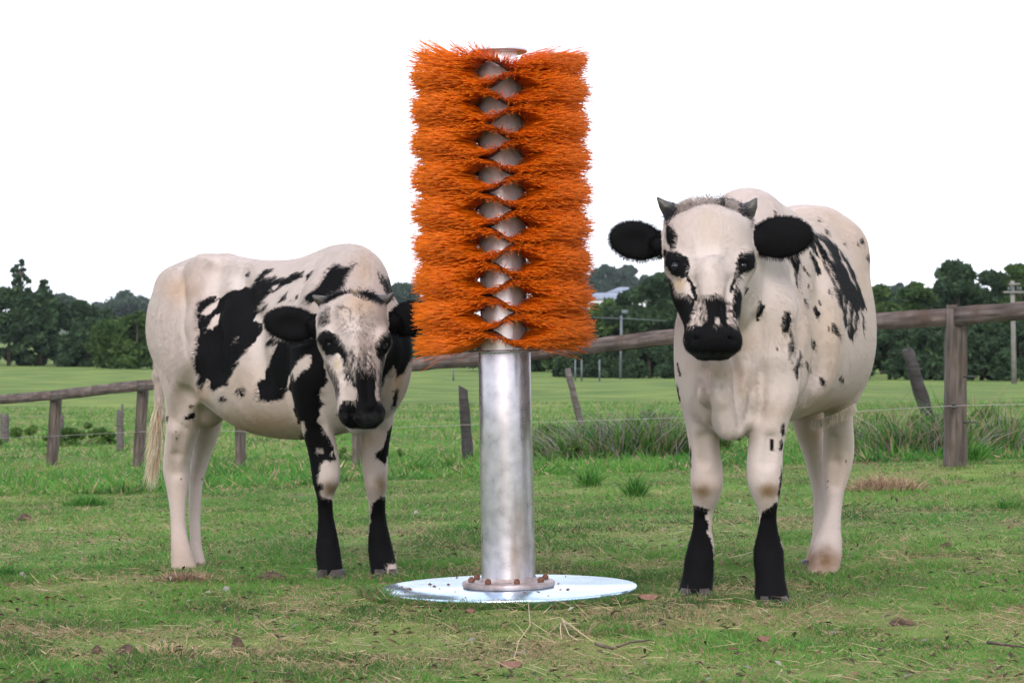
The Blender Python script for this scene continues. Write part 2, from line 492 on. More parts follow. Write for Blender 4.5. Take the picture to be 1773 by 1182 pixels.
# dung, stones and twigs
M_dung = noise_mat('dung', (.03, .02, .015), (.11, .065, .045), 60, .95, bump=1.0, bscale=90)
def lump(name, px, py, r, h_, label, cat, seed, mat=None):
    D = Dg(py); rg = np.random.default_rng(seed)
    bx, by = (px - CX) / FPX * D, CAMY + D
    nu, nv = 18, 7
    V = [[0, 0, h_]]
    for j in range(1, nv):
        for i in range(nu):
            a = 2 * math.pi * i / nu; t = j / (nv - 1)
            rr = r * t ** .7 * (1 + .3 * math.sin(3 * a + seed) * t + rg.normal(0, .10))
            V.append([rr * math.cos(a), rr * math.sin(a) * .8, h_ * (1 - t ** 1.8) + rg.normal(0, .12) * h_ * (1 - t) - .004 * t])
    F3 = np.array([[0, 1 + i, 1 + (i + 1) % nu] for i in range(nu)])
    F4 = np.array([[1 + (j - 1) * nu + i, 1 + j * nu + i, 1 + j * nu + (i + 1) % nu, 1 + (j - 1) * nu + (i + 1) % nu] for j in range(1, nv - 1) for i in range(nu)])
    o = mk(name, np.array(V), [F3, F4], mat or M_dung, smooth=True)
    o.location = (bx, by, hz(bx, by) + .008)
    return tag(o, label, cat)


lump('dung_pat', 470, 1000, .050, .022, 'dark dung pat between the front and hind legs of the left cow', 'dung', 3)
lump('dung_pat', 222, 1127, .028, .020, 'brown dung lump at the lower left, nearest the bottom edge', 'dung', 5)
lump('dung_pat', 168, 1125, .014, .014, 'small black dung lump left of the brown one at lower left', 'dung', 6)
lump('dung_pat', 410, 1118, .016, .022, 'reddish brown dung lump below the left cow front legs', 'dung', 7)
lump('dung_pat', 42, 856, .045, .03, 'dark lump of dung in the grass at far left', 'dung', 8)
lump('dung_pat', 1560, 1074, .040, .014, 'flat dark dung pat in the grass at lower right', 'dung', 9)
lump('dung_pat', 1640, 948, .030, .018, 'dark dung lump right of the right cow hind feet', 'dung', 10)
M_leaf = noise_mat('dry_leaf', (.12, .06, .045), (.24, .13, .09), 40, .8, bump=.3)
M_stone = noise_mat('pale_stone', (.18, .155, .16), (.30, .27, .28), 30, .8, bump=.4)
def leaf(px, py, ln, rz, label):
    D = Dg(py); bx, by = (px - CX) / FPX * D, CAMY + D
    t = np.linspace(-1, 1, 9); w = ln * .2 * np.sqrt(np.clip(1 - t ** 2, 0, 1)) + .0005
    V = np.concatenate([np.stack([t * ln * .5, -w, .006 + .006 * t ** 2], -1), np.stack([t * ln * .5, 0 * w, 0 * t], -1), np.stack([t * ln * .5, w, .010 + .003 * t ** 2], -1)])
    i = np.arange(8); F = np.concatenate([np.stack([i + k * 9, i + 1 + k * 9, i + 10 + k * 9, i + 9 + k * 9], -1) for k in (0, 1)])
    o = mk('fallen_leaf', V, [F], M_leaf, smooth=True); o.location = (bx, by, hz(bx, by) + .022); o.rotation_euler = (R(28), 0, rz)
    return tag(o, label, 'leaf')
leaf(1122, 1049, .062, .1, 'reddish brown fallen leaf just right of the base plate')
leaf(812, 1072, .035, .7, 'small brown fallen leaf in front of the base plate')
leaf(885, 1166, .055, -.2, 'pale brown fallen leaf at the bottom edge under the post')
leaf(1320, 1118, .045, .6, 'brown fallen leaf below the right cow front feet')
lump('stone', 393, 1026, .016, .014, 'pinkish pale stone left of the base plate below the left cow', 'stone', 12, M_stone)
lump('stone', 39, 993, .016, .018, 'pale grey stone in the grass at the left edge', 'stone', 13, M_stone)
lump('stone', 720, 1087-228, .014, .012, 'whitish stone in the grass between left cow and post', 'stone', 14, M_stone)
M_twig = noise_mat('dry_twig', (.34, .26, .16), (.52, .42, .28), 50, .85)
M_dtwig = noise_mat('dark_twig', (.05, .035, .03), (.14, .10, .08), 50, .85)
def twig(name, pts, r, mat, label, D):
    rg = random.Random(len(label)); root = Wp(pts[0][0][0], pts[0][0][1], D); m = MB()
    g0 = hz(root[0], root[1])
    base = np.array([root[0], root[1], g0 + .01])
    for line in pts:
        P = []
        for (x, y) in line:
            Dq = Dg(y); qx, qy = (x - CX) / FPX * Dq, CAMY + Dq
            P.append([qx - base[0], qy - base[1], hz(qx, qy) + .020 + rg.uniform(0, .012) - base[2]])
        m.tube(P, np.linspace(r, r * .5, len(P)), 5)
    o = m.build(name, mat); o.location = base
    return tag(o, label, 'twig')
twig('dry_stalk', [[(972, 1084), (985, 1105), (1000, 1118)], [(972, 1082), (990, 1096), (1010, 1108)], [(975, 1086), (1000, 1102), (1028, 1120)], [(972, 1084), (980, 1092), (1002, 1090)], [(972, 1084), (970, 1100), (972, 1115)]], .0022, M_twig, 'forked pale dry stalk lying in front of the base plate', 6.4)
twig('dry_stalk', [[(915, 1060), (918, 1090), (898, 1120), (890, 1150)], [(918, 1090), (950, 1103), (970, 1090)], [(918, 1070), (940, 1078), (955, 1064)]], .0017, M_twig, 'thin branching straw runner below the steel post', 6.6)
twig('dead_stick', [[(1710, 1121), (1740, 1127), (1785, 1132)]], .005, M_dtwig, 'dark dead stick at the lower right edge', 6.2)
twig('dead_stick', [[(1030, 1128), (1060, 1130), (1090, 1124), (1125, 1118)]], .005, M_dtwig, 'black broken stick in the grass below the base plate', 6.2)
twig('dry_stalk', [[(1262, 970), (1290, 962), (1303, 955)], [(1240, 968), (1250, 960)]], .0022, M_twig, 'pale dry stalk lying between the front legs of the right cow', 8)
# ------------------------------------------------------------------ fence
M_wood, nt, p = new_mat('weathered_rail')
def wood(name, c1, c2, c3):
    m, nt, p = new_mat(name); L = nt.links.new
    tc = nt.nodes.new('ShaderNodeTexCoord'); mp = nt.nodes.new('ShaderNodeMapping'); mp.inputs['Scale'].default_value = (1.5, 18, 18)
    n = nt.nodes.new('ShaderNodeTexNoise'); n.inputs['Scale'].default_value = 2.0; n.inputs['Detail'].default_value = 8
    n2 = nt.nodes.new('ShaderNodeTexNoise'); n2.inputs['Scale'].default_value = 7; n2.inputs['Detail'].default_value = 6
    r = nt.nodes.new('ShaderNodeValToRGB'); r.color_ramp.elements[0].position = .3; r.color_ramp.elements[0].color = (*c1, 1); r.color_ramp.elements[1].position = .7; r.color_ramp.elements[1].color = (*c2, 1)
    r2 = nt.nodes.new('ShaderNodeValToRGB'); r2.color_ramp.elements[0].position = .45; r2.color_ramp.elements[0].color = (0, 0, 0, 1); r2.color_ramp.elements[1].position = .65; r2.color_ramp.elements[1].color = (.8, .8, .8, 1)
    mx = nt.nodes.new('ShaderNodeMix'); mx.data_type = 'RGBA'; mx.inputs[7].default_value = (*c3, 1)
    L(tc.outputs['Object'], mp.inputs['Vector']); L(mp.outputs[0], n.inputs['Vector']); L(tc.outputs['Object'], n2.inputs['Vector'])
    L(n.outputs['Fac'], r.inputs['Fac']); L(n2.outputs['Fac'], r2.inputs['Fac']); L(r2.outputs['Color'], mx.inputs[0]); L(r.outputs['Color'], mx.inputs[6]); L(mx.outputs[2], p.inputs['Base Color'])
    b = nt.nodes.new('ShaderNodeBump'); b.inputs['Strength'].default_value = .7; b.inputs['Distance'].default_value = .01
    L(n.outputs['Fac'], b.inputs['Height']); L(b.outputs[0], p.inputs['Normal']); p.inputs['Roughness'].default_value = .9
    return m
M_rail = wood('weathered_rail', (.028, .020, .018), (.165, .125, .12), (.06, .036, .028))
M_post = wood('weathered_post', (.025, .020, .018), (.14, .11, .10), (.06, .045, .035))
M_old = wood('old_stump', (.035, .030, .030), (.14, .12, .125), (.06, .05, .045))
M_burnt = wood('burnt_log', (.010, .009, .010), (.055, .05, .05), (.02, .017, .015))
M_wire = noise_mat('fence_wire', (.26, .23, .22), (.36, .33, .32), 20, .5)
M_black = noise_mat('black_insulator', (.012, .012, .014), (.03, .03, .03), 20, .4)

# plan of the fence: spacing in the photo gives these distances
FP = []      # px, D, rail top py, thickness px
def fence_D(px): return 15.3 * 3518.0 / (px + 1860.0)
rail_pts = [(-70, 688), (90, 675), (240, 657), (415, 646), (621, 628), (869, 604), (1172, 567), (1648, 531), (2100, 492)]
F_ROOT = empty('wooden_fence', (Wp(1658, 815, 15.3)[0], 7.6, 0))
tag(F_ROOT, 'weathered post and rail fence with one electric wire running behind the cows', 'fence')
F_OFF = np.array(F_ROOT.location)


def plank(A, B, th, dp, name, mat, parent, off, seed):
    """rough sawn plank from A to B, thickness th (vertical), depth dp"""
    rg = np.random.default_rng(seed); A = np.array(A); B = np.array(B); Ln = np.linalg.norm(B - A)
    u = (B - A) / Ln; e = unit(np.cross(u, np.array([0, 0, 1.]))); v = np.cross(e, u)
    n = 10; t = np.linspace(0, 1, n); V = []
    for i, q in enumerate(t):
        wob = rg.normal(0, .0035, (4, 3))
        for k, (a, b) in enumerate(((-1, -1), (1, -1), (1, 1), (-1, 1))):
            V.append([q * Ln, a * dp / 2 + wob[k, 1], b * th / 2 + wob[k, 2]])
    i = np.arange(n - 1)[:, None] * 4
    F = np.concatenate([i + np.array([[k, (k + 1) % 4, (k + 1) % 4 + 4, k + 4]]) for k in range(4)] + [np.array([[3, 2, 1, 0]]), np.array([[0, 1, 2, 3]]) + (n - 1) * 4])
    o = mk(name, np.array(V), [F], mat, parent)
    M = Matrix(np.array([u, e, v]).T.tolist()).to_4x4(); M.translation = Vector((A - off).tolist())
    o.matrix_local = M
    return o


def upright(pb, pt, w, d, name, mat, parent, off, seed):
    return plank(pb, pt, w, d, name, mat, parent, off, seed)


tops = []
for i, (px, py) in enumerate(rail_pts):
    D = fence_D(px); tops.append(Wp(px, py + 17 * D ** -1 * 15.3, D))
for i in range(len(tops) - 1):
    A, B = tops[i], tops[i + 1]
    u = unit(B - A)
    plank(A + u * .01, B - u * .01, .112, .045, 'rail', M_rail, F_ROOT, F_OFF, 40 + i)
# posts: bottom px, bottom py, top px, top py, width px
for i, (bx, by, tx, ty, wpx) in enumerate(((86, 812, 95, 682, 18), (236, 806, 246, 664, 18), (414, 806, 416, 650, 17), (617, 802, 620, 640, 18), (868, 800, 869, 620, 24), (1172, 800, 1172, 580, 30), (1658, 818, 1660, 535, 35))):
    D = fence_D(bx) - .05
    b = Wp(bx, by, D); t = Wp(tx, ty, D + .0)
    b[2] = hz(b[0], b[1]) - .1
    # stands just behind the rail's front face
    b[1] += .10; t[1] += .10
    w = wpx / FPX * D
    upright(b, t, w, w * .8, 'post', M_post, F_ROOT, F_OFF, 60 + i)
# square collar where two rails meet on the big post
m = MB(); c = Wp(1648, 548, fence_D(1648)) - F_OFF
m.box(c, (.055, .075, .15)); m.build('rail_joint', M_post, F_ROOT)
wire_pts = [(-60, 760), (86, 755), (238, 747), (415, 746), (480, 752), (619, 742), (868, 733), (1172, 723), (1480, 712), (1652, 702), (1900, 697)]
wp = [Wp(x, y, fence_D(x) - .10) - F_OFF for x, y in wire_pts]
m = MB(); m.tube(wp, [.0018] * len(wp), 5); m.build('wire', M_wire, F_ROOT)
wire2 = [(1652, 640), (1900, 632)]
for (x, y) in ((1652, 702), (238, 747), (86, 755)):
    D = fence_D(x) - .1; c = Wp(x, y, D) - F_OFF; m = MB()
    m.lathe([(.001, -.02), (.016, -.02), (.018, -.006), (.010, 0), (.018, .006), (.016, .02), (.001, .02)], 10)
    o = m.build('insulator', M_black, F_ROOT, smooth=True); o.location = c
for (x, y) in ((1668, 652), (1668, 731)):
    D = fence_D(x) - .05; m = MB(); c = Wp(x, y, D) - F_OFF
    m.tube([c, c + np.array([.05, -.02, .003]), c + np.array([.085, -.02, 0])], [.008, .006, .004], 6); m.build('insulator', M_black, F_ROOT)


def stump(bx, by, tx, ty, D, w, label, mat=M_old, seed=0, name='old_fence_post', cat='post'):
    b = Wp(bx, by, D); t = Wp(tx, ty, D); g = hz(b[0], b[1]); b[2] = min(b[2], g) - .05
    root = np.array([b[0], b[1], g]); rg = np.random.default_rng(seed)
    n = 8; sides = 9; V = []
    for i in range(n):
        q = i / (n - 1); c = b + (t - b) * q
        for k in range(sides):
            a = 2 * math.pi * k / sides; r = w / 2 * (1 + rg.normal(0, .10)) * (1 - .18 * q)
            zz = (rg.uniform(-.05, .05) * (1 if i == n - 1 else .1))
            V.append([c[0] + r * math.cos(a) - root[0], c[1] + r * math.sin(a) - root[1], c[2] + zz * w * 6 - root[2]])
    V = np.array(V); i = np.arange(sides)
    F = [np.concatenate([np.stack([i + j * sides, (i + 1) % sides + j * sides, (i + 1) % sides + (j + 1) * sides, i + (j + 1) * sides], -1) for j in range(n - 1)]), (i + (n - 1) * sides)[None]]
    o = mk(name, V, F, mat); o.location = root
    return tag(o, label, cat)


stump(811, 765, 802, 672, 22.5, .115, 'dark weathered old post leaning left, just left of the steel post', seed=1, mat=M_burnt)
stump(1012, 715, 983, 640, 30, .10, 'leaning grey old post just right of the steel post under the brush', seed=2)
stump(1626, 752, 1572, 606, 19, .12, 'black leaning log left of the big fence post', seed=3, mat=M_burnt)
stump(208, 770, 208, 713, 31, .10, 'short grey stump left of the second fence post', seed=4)
stump(209, 760, 212, 700, 31.5, .035, 'thin dark stake standing behind the short grey stump', seed=5, name='stake', cat='stake')
stump(106, 745, 106, 720, 36, .11, 'small dark stump right behind the first fence post', seed=6)
stump(8, 738, 8, 719, 36, .16, 'pale grey broken stump at the left edge', seed=7)
M_pale = noise_mat('metal_picket', (.06, .075, .085), (.12, .14, .16), 10, .5)
for px, yb, yt, lab in ((1074, 655, 546, 'pale metal pole with a cross wire standing before the far trees'),):
    D = 118; b = Wp(px, yb, D); b[2] = hz(b[0], b[1]) - .1; t = Wp(px + 2, yt, D); r_ = empty('metal_pole', (b[0], b[1], b[2]))
    tag(r_, lab, 'pole')
    m = MB(); m.tube([[0, 0, 0], list(t - b)], [.07, .06], 8); m.build('pole', M_pale, r_)
    m = MB(); c = Wp(px + 1, 551, D) - b; m.tube([c - np.array([2.1, 0, -.05]), c, c + np.array([2.2, 0, -.12])], [.02, .02, .02], 5); m.build('cross_bar', M_pale, r_)
    m = MB(); m.box(Wp(px + 8, 540, D) - b, (.32, .2, .2)); m.build('cross_box', M_pale, r_)
for px, lab in ((996, 'pale thin picket just right of the leaning grey old post'), (1007, 'second pale thin picket right of the leaning grey old post'), (1038, 'dark picket with a white foot before the far trees'), (785, 'pale picket under the brush left of the steel post')):
    D = 105; b = Wp(px, 652, D); b[2] = hz(b[0], b[1]); t = Wp(px, 622, D)
    m = MB(); m.tube([[0, 0, -.1], list(t - b)], [.045, .04], 6); o = m.build('picket', M_pale); o.location = b; tag(o, lab, 'picket')
# power pole at the right
D = 105; b = Wp(1756, 672, D); b[2] = hz(b[0], b[1]) - .1; r_ = empty('power_pole', (b[0], b[1], b[2])); tag(r_, 'grey power pole with two cross arms at the right edge', 'power pole')
t = Wp(1753, 486, D) - b
M_pp = noise_mat('pole_wood', (.12, .115, .11), (.21, .20, .19), 4, .9)
m = MB(); m.tube([[0, 0, 0], list(t)], [.12, .09], 10); m.build('pole', M_pp, r_)
m = MB(); m.box(Wp(1755, 506, D) - b - np.array([0, .2, 0]), (1.0, .08, .09), R(8)); m.build('cross_arm', M_pp, r_)
m = MB(); m.box(Wp(1755, 492, D) - b - np.array([0, .2, 0]), (.5, .1, .10), R(8)); m.build('cross_arm', M_pp, r_)
for dx in (-16, -9, 9, 16):
    m = MB(); c = Wp(1755 + dx * .62, 503, D) - b - np.array([0, .2, 0]); m.tube([c, c + np.array([0, 0, .16])], [.05, .035], 6); m.build('insulator', M_pale, r_)


# ------------------------------------------------------------------ bushes and trees
M_leaves = attr_mat('foliage', rough=.7, trans=.25, spec=.15)
M_bark = noise_mat('bark', (.04, .032, .026), (.10, .08, .065), 6, .9, bump=.5, bscale=12)


def leaf_cloud(cents, rads, per, size, cols, rng, flat=.75, elong=1.7):
    cents = np.asarray(cents, float); n = len(cents) * per
    ci = np.repeat(np.arange(len(cents)), per)
    d = unit(rng.normal(0, 1, (n, 3))); r = rng.random(n) ** .45
    P = cents[ci] + d * (np.asarray(rads)[ci] * r)[:, None] * np.array([1, 1, flat])
    nrm = unit(d * .6 + rng.normal(0, .7, (n, 3)) + np.array([0, 0, .4]))
    a = unit(np.cross(nrm, rng.normal(0, 1, (n, 3)))); b = np.cross(nrm, a)
    s = size * rng.uniform(.55, 1.3, n)[:, None]
    V = np.stack([P - a * s * elong * .5, P - b * s * .32, P + a * s * elong * .5, P + b * s * .32], 1).reshape(-1, 3)
    tone = rng.random(len(cents))[ci][:, None]; k = rng.random((n, 1))
    c = cols[0] + (cols[1] - cols[0]) * tone * .7 + (cols[2] - cols[1]) * np.clip(k - .55, 0, 1)
    c = c * rng.uniform(.7, 1.25, (n, 1))
    i = np.arange(n)[:, None] * 4
    return V, [i + np.array([[0, 1, 2, 3]])], np.repeat(c, 4, 0)


def bush(px, D, w, h_, label, cols, seed, name='bush', n=30, per=260, size=.035, cat='bush'):
    rg = np.random.default_rng(seed); bx, by = (px - CX) / FPX * D, CAMY + D; bz = hz(bx, by)
    root = empty(name, (bx, by, bz)); tag(root, label, cat)
    c = np.stack([rg.uniform(-.5, .5, n) * w, rg.uniform(-.4, .4, n) * w * .5, np.zeros(n)], -1)
    hh = h_ * (1 - (2 * c[:, 0] / w) ** 2 * .45); c[:, 2] = hh * rg.uniform(.12, .85, n)
    V, F, C = leaf_cloud(c, rg.uniform(.12, .22, n) * h_ * 1.25, per, size * .55, cols, rg)
    mk('foliage', V, F, M_leaves, root, C)
    m = MB()
    for k in range(9):
        e = c[rg.integers(n)]; m.tube([[0, 0, -.02], [e[0] * .4, e[1] * .4, e[2] * .25], [e[0] * .8, e[1] * .8, e[2] * .6], list(e * np.array([1, 1, 1.15]))], [.007, .006, .005, .002], 4)
    m.build('stem', M_bark, root)
    return root


gA = [np.array([.045, .085, .025]), np.array([.10, .17, .045]), np.array([.18, .26, .08])]
gB = [np.array([.07, .10, .045]), np.array([.14, .17, .09]), np.array([.30, .27, .27])]
gC = [np.array([.04, .09, .02]), np.array([.10, .19, .04]), np.array([.17, .25, .07])]
bush(965, 21.5, .62, .36, 'dark green bush directly right of the steel post', gA, 1)
bush(1045, 20.8, .62, .42, 'purplish grey weedy bush left of the right cow', gB, 2)
bush(1120, 20.6, .66, .44, 'dark bush hugging the right cow on its left', gB, 3)
bush(1000, 19.3, .5, .20, 'low green bush in front of the dark ones right of the steel post', gA, 4, n=18, per=90)
bush(1540, 18.6, .8, .30, 'low bright green bush right of the right cow', gC, 5)
bush(1605, 17.8, .55, .36, 'bushy green weed at the foot of the black log', gA, 6, n=20)
bush(1700, 18.5, .55, .36, 'green bush right behind the big fence post', gA, 7, n=20)
bush(1765, 18.8, .5, .26, 'low green bush at the right edge behind the fence', gC, 8, n=16)
bush(60, 34, 1.3, .36, 'yellow green tussocky bush at the far left behind the fence', gC, 9, n=22, size=.05)
bush(140, 34, 1.0, .34, 'yellow green bush between the two left fence posts', gC, 10, n=20, size=.05)
bush(640, 24, .7, .22, 'low weed bush seen between the front legs of the left cow', gC, 11, n=14, per=80)
bush(1250, 20, .8, .30, 'green bush seen between the front legs of the right cow', gA, 12, n=20)
# loose weeds and stems growing through the bushes
for i, (px, D_, hg, lab) in enumerate(((950, 20.8, .34, 'loose pale weeds at the left end of the bushes right of the steel post'), (1010, 20.2, .40, 'loose weeds in the middle of the bushes right of the steel post'), (1075, 20.0, .46, 'mauve seed heads over the bushes right of the steel post'), (1140, 20.0, .44, 'loose weeds beside the right cow left shoulder'),
        (1500, 18.0, .36, 'loose weeds touching the right cow hind leg'), (1570, 17.6, .38, 'weeds between the right cow and the black log'), (1640, 17.6, .40, 'weeds between the black log and the big fence post'), (1720, 18.0, .38, 'weeds right of the big fence post'))):
    clump('weed', px, 0, D_, .30, .16, hg * 1.22, 700, [G1, G2, G3, S1 * .7, np.array([.30, .27, .28])], lab, 'weed', seed=80 + i, w=(.005, .012), spread=.5)
# tall dead seed stalks
for i, (px, D_, hg, n_, lab) in enumerate(((1530, 19.5, .62, 90, 'tall pale dead seed stalks right behind the right cow'), (1640, 24, .75, 60, 'tall feathery green grass between the black log and the big fence post'), (1715, 23, .6, 40, 'thin dead stalks right of the big fence post'), (1090, 24, .5, 30, 'a few thin dead stalks above the bushes left of the right cow'))):
    clump('tall_grass', px, 0, D_, .42, .2, hg, n_ * 3, [S1 * .8, S2, np.array([.2, .2, .09])] if i != 1 else [G1, G2, S1 * .7], lab, 'tall grass', seed=40 + i, w=(.004, .009), spread=.35)


def limb_tree(name, px, D, base_py, top_py, wpx, label, kind, seed, cols, nclump=46, per=170, lean=0, group=None, zbase=None):
    rg = np.random.default_rng(seed); s = D / FPX
    bx, by = (px - CX) * s, CAMY + D; g = hz(bx, by) if zbase is None else zbase
    H = CAMZ + (HY - top_py) * s - g; W_ = wpx * s
    root = empty(name, (bx, by, g)); tag(root, label, 'tree', group)
    m = MB(); tr = max(.09, H * .022)
    tp = [np.array([0, 0, -.3]), np.array([rg.normal(0, .02) * H, 0, H * .3]), np.array([rg.normal(0, .03) * H + lean * .5, 0, H * .62]), np.array([lean, 0, H * .93])]
    m.tube(tp, [tr * 1.3, tr, tr * .6, tr * .15], 8)
    cs = []; rs = []
    if kind == 'round':
        # uneven crown: sub-crowns at different heights
        nl = rg.integers(4, 7)
        lobes = [(rg.uniform(-.33, .33) * W_, rg.uniform(-.3, .3) * W_, H * rg.uniform(.50, .80), W_ * rg.uniform(.20, .32)) for _ in range(nl)]
        lobes += [(rg.uniform(-.12, .12) * W_, 0, H - W_ * .26, W_ * .25), (rg.uniform(-.3, .3) * W_, 0, H * .3, W_ * .24), (-.25 * W_, 0, H * .22, W_ * .2), (.25 * W_, 0, H * .24, W_ * .2)]
        for q in range(nclump):
            lx, ly, lz, lr = lobes[q % len(lobes)]
            d = unit(rg.normal(0, 1, 3)); d[2] = abs(d[2]) * .8 - .2
            cs.append([lx + d[0] * lr, ly + d[1] * lr, lz + d[2] * lr]); rs.append(W_ * rg.uniform(.09, .16))
        for l in lobes:
            m.tube([tp[1] * rg.uniform(.8, 1.4), (tp[1] + np.array(l[:3])) / 2 + rg.normal(0, .1, 3), np.array(l[:3])], [tr * .5, tr * .33, tr * .12], 5)
    elif kind == 'open':
        for q in range(nclump):
            t = rg.uniform(.30, 1.0); a = rg.random() * 6.28
            env = W_ * .5 * (1.05 - t) ** .55 * (1.0 if t > .3 else .8); r = env * rg.uniform(.3, 1.0)
            e = np.array([lean * t + r * math.cos(a), r * math.sin(a), H * t * .97 + .12 * r])
            cs.append(e); rs.append(W_ * rg.uniform(.025, .05))
            m.tube([np.array([lean * t * .9, 0, H * (t - .12)]), np.array([lean * t + r * .5 * math.cos(a), r * .5 * math.sin(a), H * (t - .05)]), e], [tr * .3, tr * .2, tr * .08], 4)
    elif kind == 'dense':
        for q in range(nclump):
            t = rg.uniform(.04, 1) ** .9; a = rg.random() * 6.28
            env = W_ * .5 * (math.sqrt(max(0, 1 - max(0, (t - .35) / .65) ** 2)) * .95 + .05); r = env * rg.uniform(.45, 1) ** .6
            cs.append([r * math.cos(a), r * math.sin(a) * .7, H * t * .95]); rs.append(W_ * rg.uniform(.08, .15))
    cs = np.array(cs)
    V, F, C = leaf_cloud(cs, np.array(rs), per, min(.0022 * D, .8) * (.6 if kind == 'open' else 1), cols, rg, flat=.8)
    m.build('trunk', M_bark, root, smooth=True)
    cr = mk('crown', V, F, M_leaves, root, C)
    return root


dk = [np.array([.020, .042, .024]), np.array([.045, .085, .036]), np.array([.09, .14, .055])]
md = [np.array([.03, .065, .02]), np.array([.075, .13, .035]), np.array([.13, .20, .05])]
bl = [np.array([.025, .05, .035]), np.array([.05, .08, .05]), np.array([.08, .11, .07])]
TR = [
    # px, D, top, width, kind, cols, label
    (-60, 178, 470, 120, 'round', dk, 'dark tree cut by the left edge'),
    (36, 172, 447, 92, 'open', dk, 'tall airy pine with sky through its crown at far left'),
    (78, 176, 482, 60, 'open', dk, 'smaller airy pine just right of the tall airy one'),
    (15, 165, 500, 110, 'dense', dk, 'very dark dense tree below the tall airy pine'),
    (70, 166, 508, 100, 'dense', dk, 'dark dense tree below the smaller airy pine'),
    (128, 170, 517, 80, 'round', dk, 'dark round tree right of the airy pines'),
    (165, 175, 530, 70, 'round', dk, 'dark tree with a dipping top, third from the left edge'),
    (150, 160, 552, 90, 'dense', dk, 'black green undergrowth tree left of the bright rounded pair'),
    (186, 150, 556, 66, 'dense', md, 'left one of the two rounded mid green trees beside the left cow'),
    (235, 148, 540, 80, 'dense', md, 'right one of the two rounded mid green trees, touching the left cow rump'),
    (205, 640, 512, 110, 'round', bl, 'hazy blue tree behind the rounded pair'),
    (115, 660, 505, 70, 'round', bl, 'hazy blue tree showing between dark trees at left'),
    (290, 172, 545, 100, 'dense', dk, 'dark tree mostly hidden by the left cow rump'),
    (400, 175, 560, 150, 'dense', dk, 'dark tree hidden behind the left cow back'),
    (540, 176, 560, 150, 'dense', dk, 'dark tree hidden behind the left cow withers'),
    (700, 600, 488, 90, 'round', bl, 'hazy tree between the left cow and the brush'),
    (760, 170, 520, 130, 'dense', dk, 'dark tree behind the left side of the brush'),
    (880, 150, 530, 150, 'dense', dk, 'dark tree straight behind the steel post'),
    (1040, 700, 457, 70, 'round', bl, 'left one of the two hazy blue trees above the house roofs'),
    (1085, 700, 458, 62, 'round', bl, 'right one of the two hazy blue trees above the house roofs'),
    (1130, 132, 470, 92, 'round', dk, 'big dark tree left of the right cow head'),
    (1180, 140, 480, 90, 'dense', dk, 'dark tree behind the right cow muzzle'),
    (965, 150, 540, 90, 'dense', md, 'mid green tree behind the lower right of the brush'),
    (1095, 145, 500, 80, 'round', dk, 'dark tree just left of the big one beside the right cow'),
    (1165, 136, 485, 70, 'round', dk, 'dark tree touching the left side of the right cow head'),
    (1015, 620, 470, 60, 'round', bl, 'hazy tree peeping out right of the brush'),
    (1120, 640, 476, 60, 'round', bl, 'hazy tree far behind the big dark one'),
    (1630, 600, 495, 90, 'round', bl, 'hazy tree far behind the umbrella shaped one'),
    (1540, 160, 505, 90, 'dense', dk, 'dark tree filling the gap right of the right cow rump'),
    (1610, 150, 500, 100, 'dense', dk, 'dark tree behind the green one left of the umbrella shaped one'),
    (1690, 150, 490, 100, 'dense', dk, 'dark tree filling behind the umbrella shaped one'),
    (1750, 150, 485, 100, 'dense', dk, 'dark tree filling behind the power pole'),
    (1050, 150, 522, 110, 'dense', md, 'mid green tree below the house roofs'),
    (1000, 128, 560, 80, 'dense', dk, 'low dark tree right beside the bottom of the brush'),
    (1060, 126, 590, 90, 'dense', dk, 'low dark thicket tree behind the metal pole'),
    (1125, 124, 585, 90, 'dense', dk, 'low dark thicket tree left of the right cow chest'),
    (1250, 140, 540, 160, 'dense', dk, 'dark tree hidden behind the right cow'),
    (1400, 140, 530, 160, 'dense', dk, 'dark tree hidden behind the right cow belly'),
    (1528, 150, 492, 60, 'round', md, 'tree touching the right cow rump'),
    (1565, 600, 486, 60, 'round', bl, 'hazy blue tree second to the right of the right cow rump'),
    (1592, 138, 488, 80, 'round', md, 'green tree left of the umbrella shaped one'),
    (1660, 134, 451, 92, 'round', dk, 'umbrella shaped dark tree above the big fence post'),
    (1722, 136, 468, 84, 'round', dk, 'dark tree between the umbrella shaped one and the power pole'),
    (1775, 132, 450, 80, 'round', md, 'tallest tree at the right edge behind the power pole'),
    (1850, 140, 460, 120, 'round', dk, 'dark tree cut by the right edge'),
    (1540, 122, 560, 110, 'dense', dk, 'low dark thicket right of the right cow belly'),
    (1625, 120, 555, 110, 'dense', dk, 'low dark thicket behind the black log'),
    (1700, 121, 550, 110, 'dense', dk, 'low dark thicket right of the big fence post'),
    (1770, 119, 560, 100, 'dense', dk, 'low dark thicket below the power pole'),
    (-170, 176, 500, 120, 'dense', dk, 'first dark tree beyond the left edge of the photo'),
    (-290, 180, 480, 130, 'round', dk, 'second tree beyond the left edge of the photo'),
    (-420, 184, 510, 130, 'dense', md, 'third tree beyond the left edge, mid green'),
    (-560, 190, 490, 150, 'round', dk, 'farthest tree beyond the left edge of the photo'),
    (1960, 138, 480, 120, 'dense', dk, 'first tree beyond the right edge of the photo'),
    (2080, 142, 460, 130, 'round', md, 'second tree beyond the right edge, mid green'),
    (2210, 146, 490, 140, 'dense', dk, 'farthest tree beyond the right edge of the photo'),
]
for i, (px, D_, top, wpx, kind, cols, lab) in enumerate(TR):
    nc, per = {'round': (70, 240), 'open': (80, 50), 'dense': (70, 200)}[kind]
    limb_tree('tree' if kind != 'open' else 'pine_tree', px, D_, 0, top, wpx, lab, kind, 500 + i, cols, nc, per)

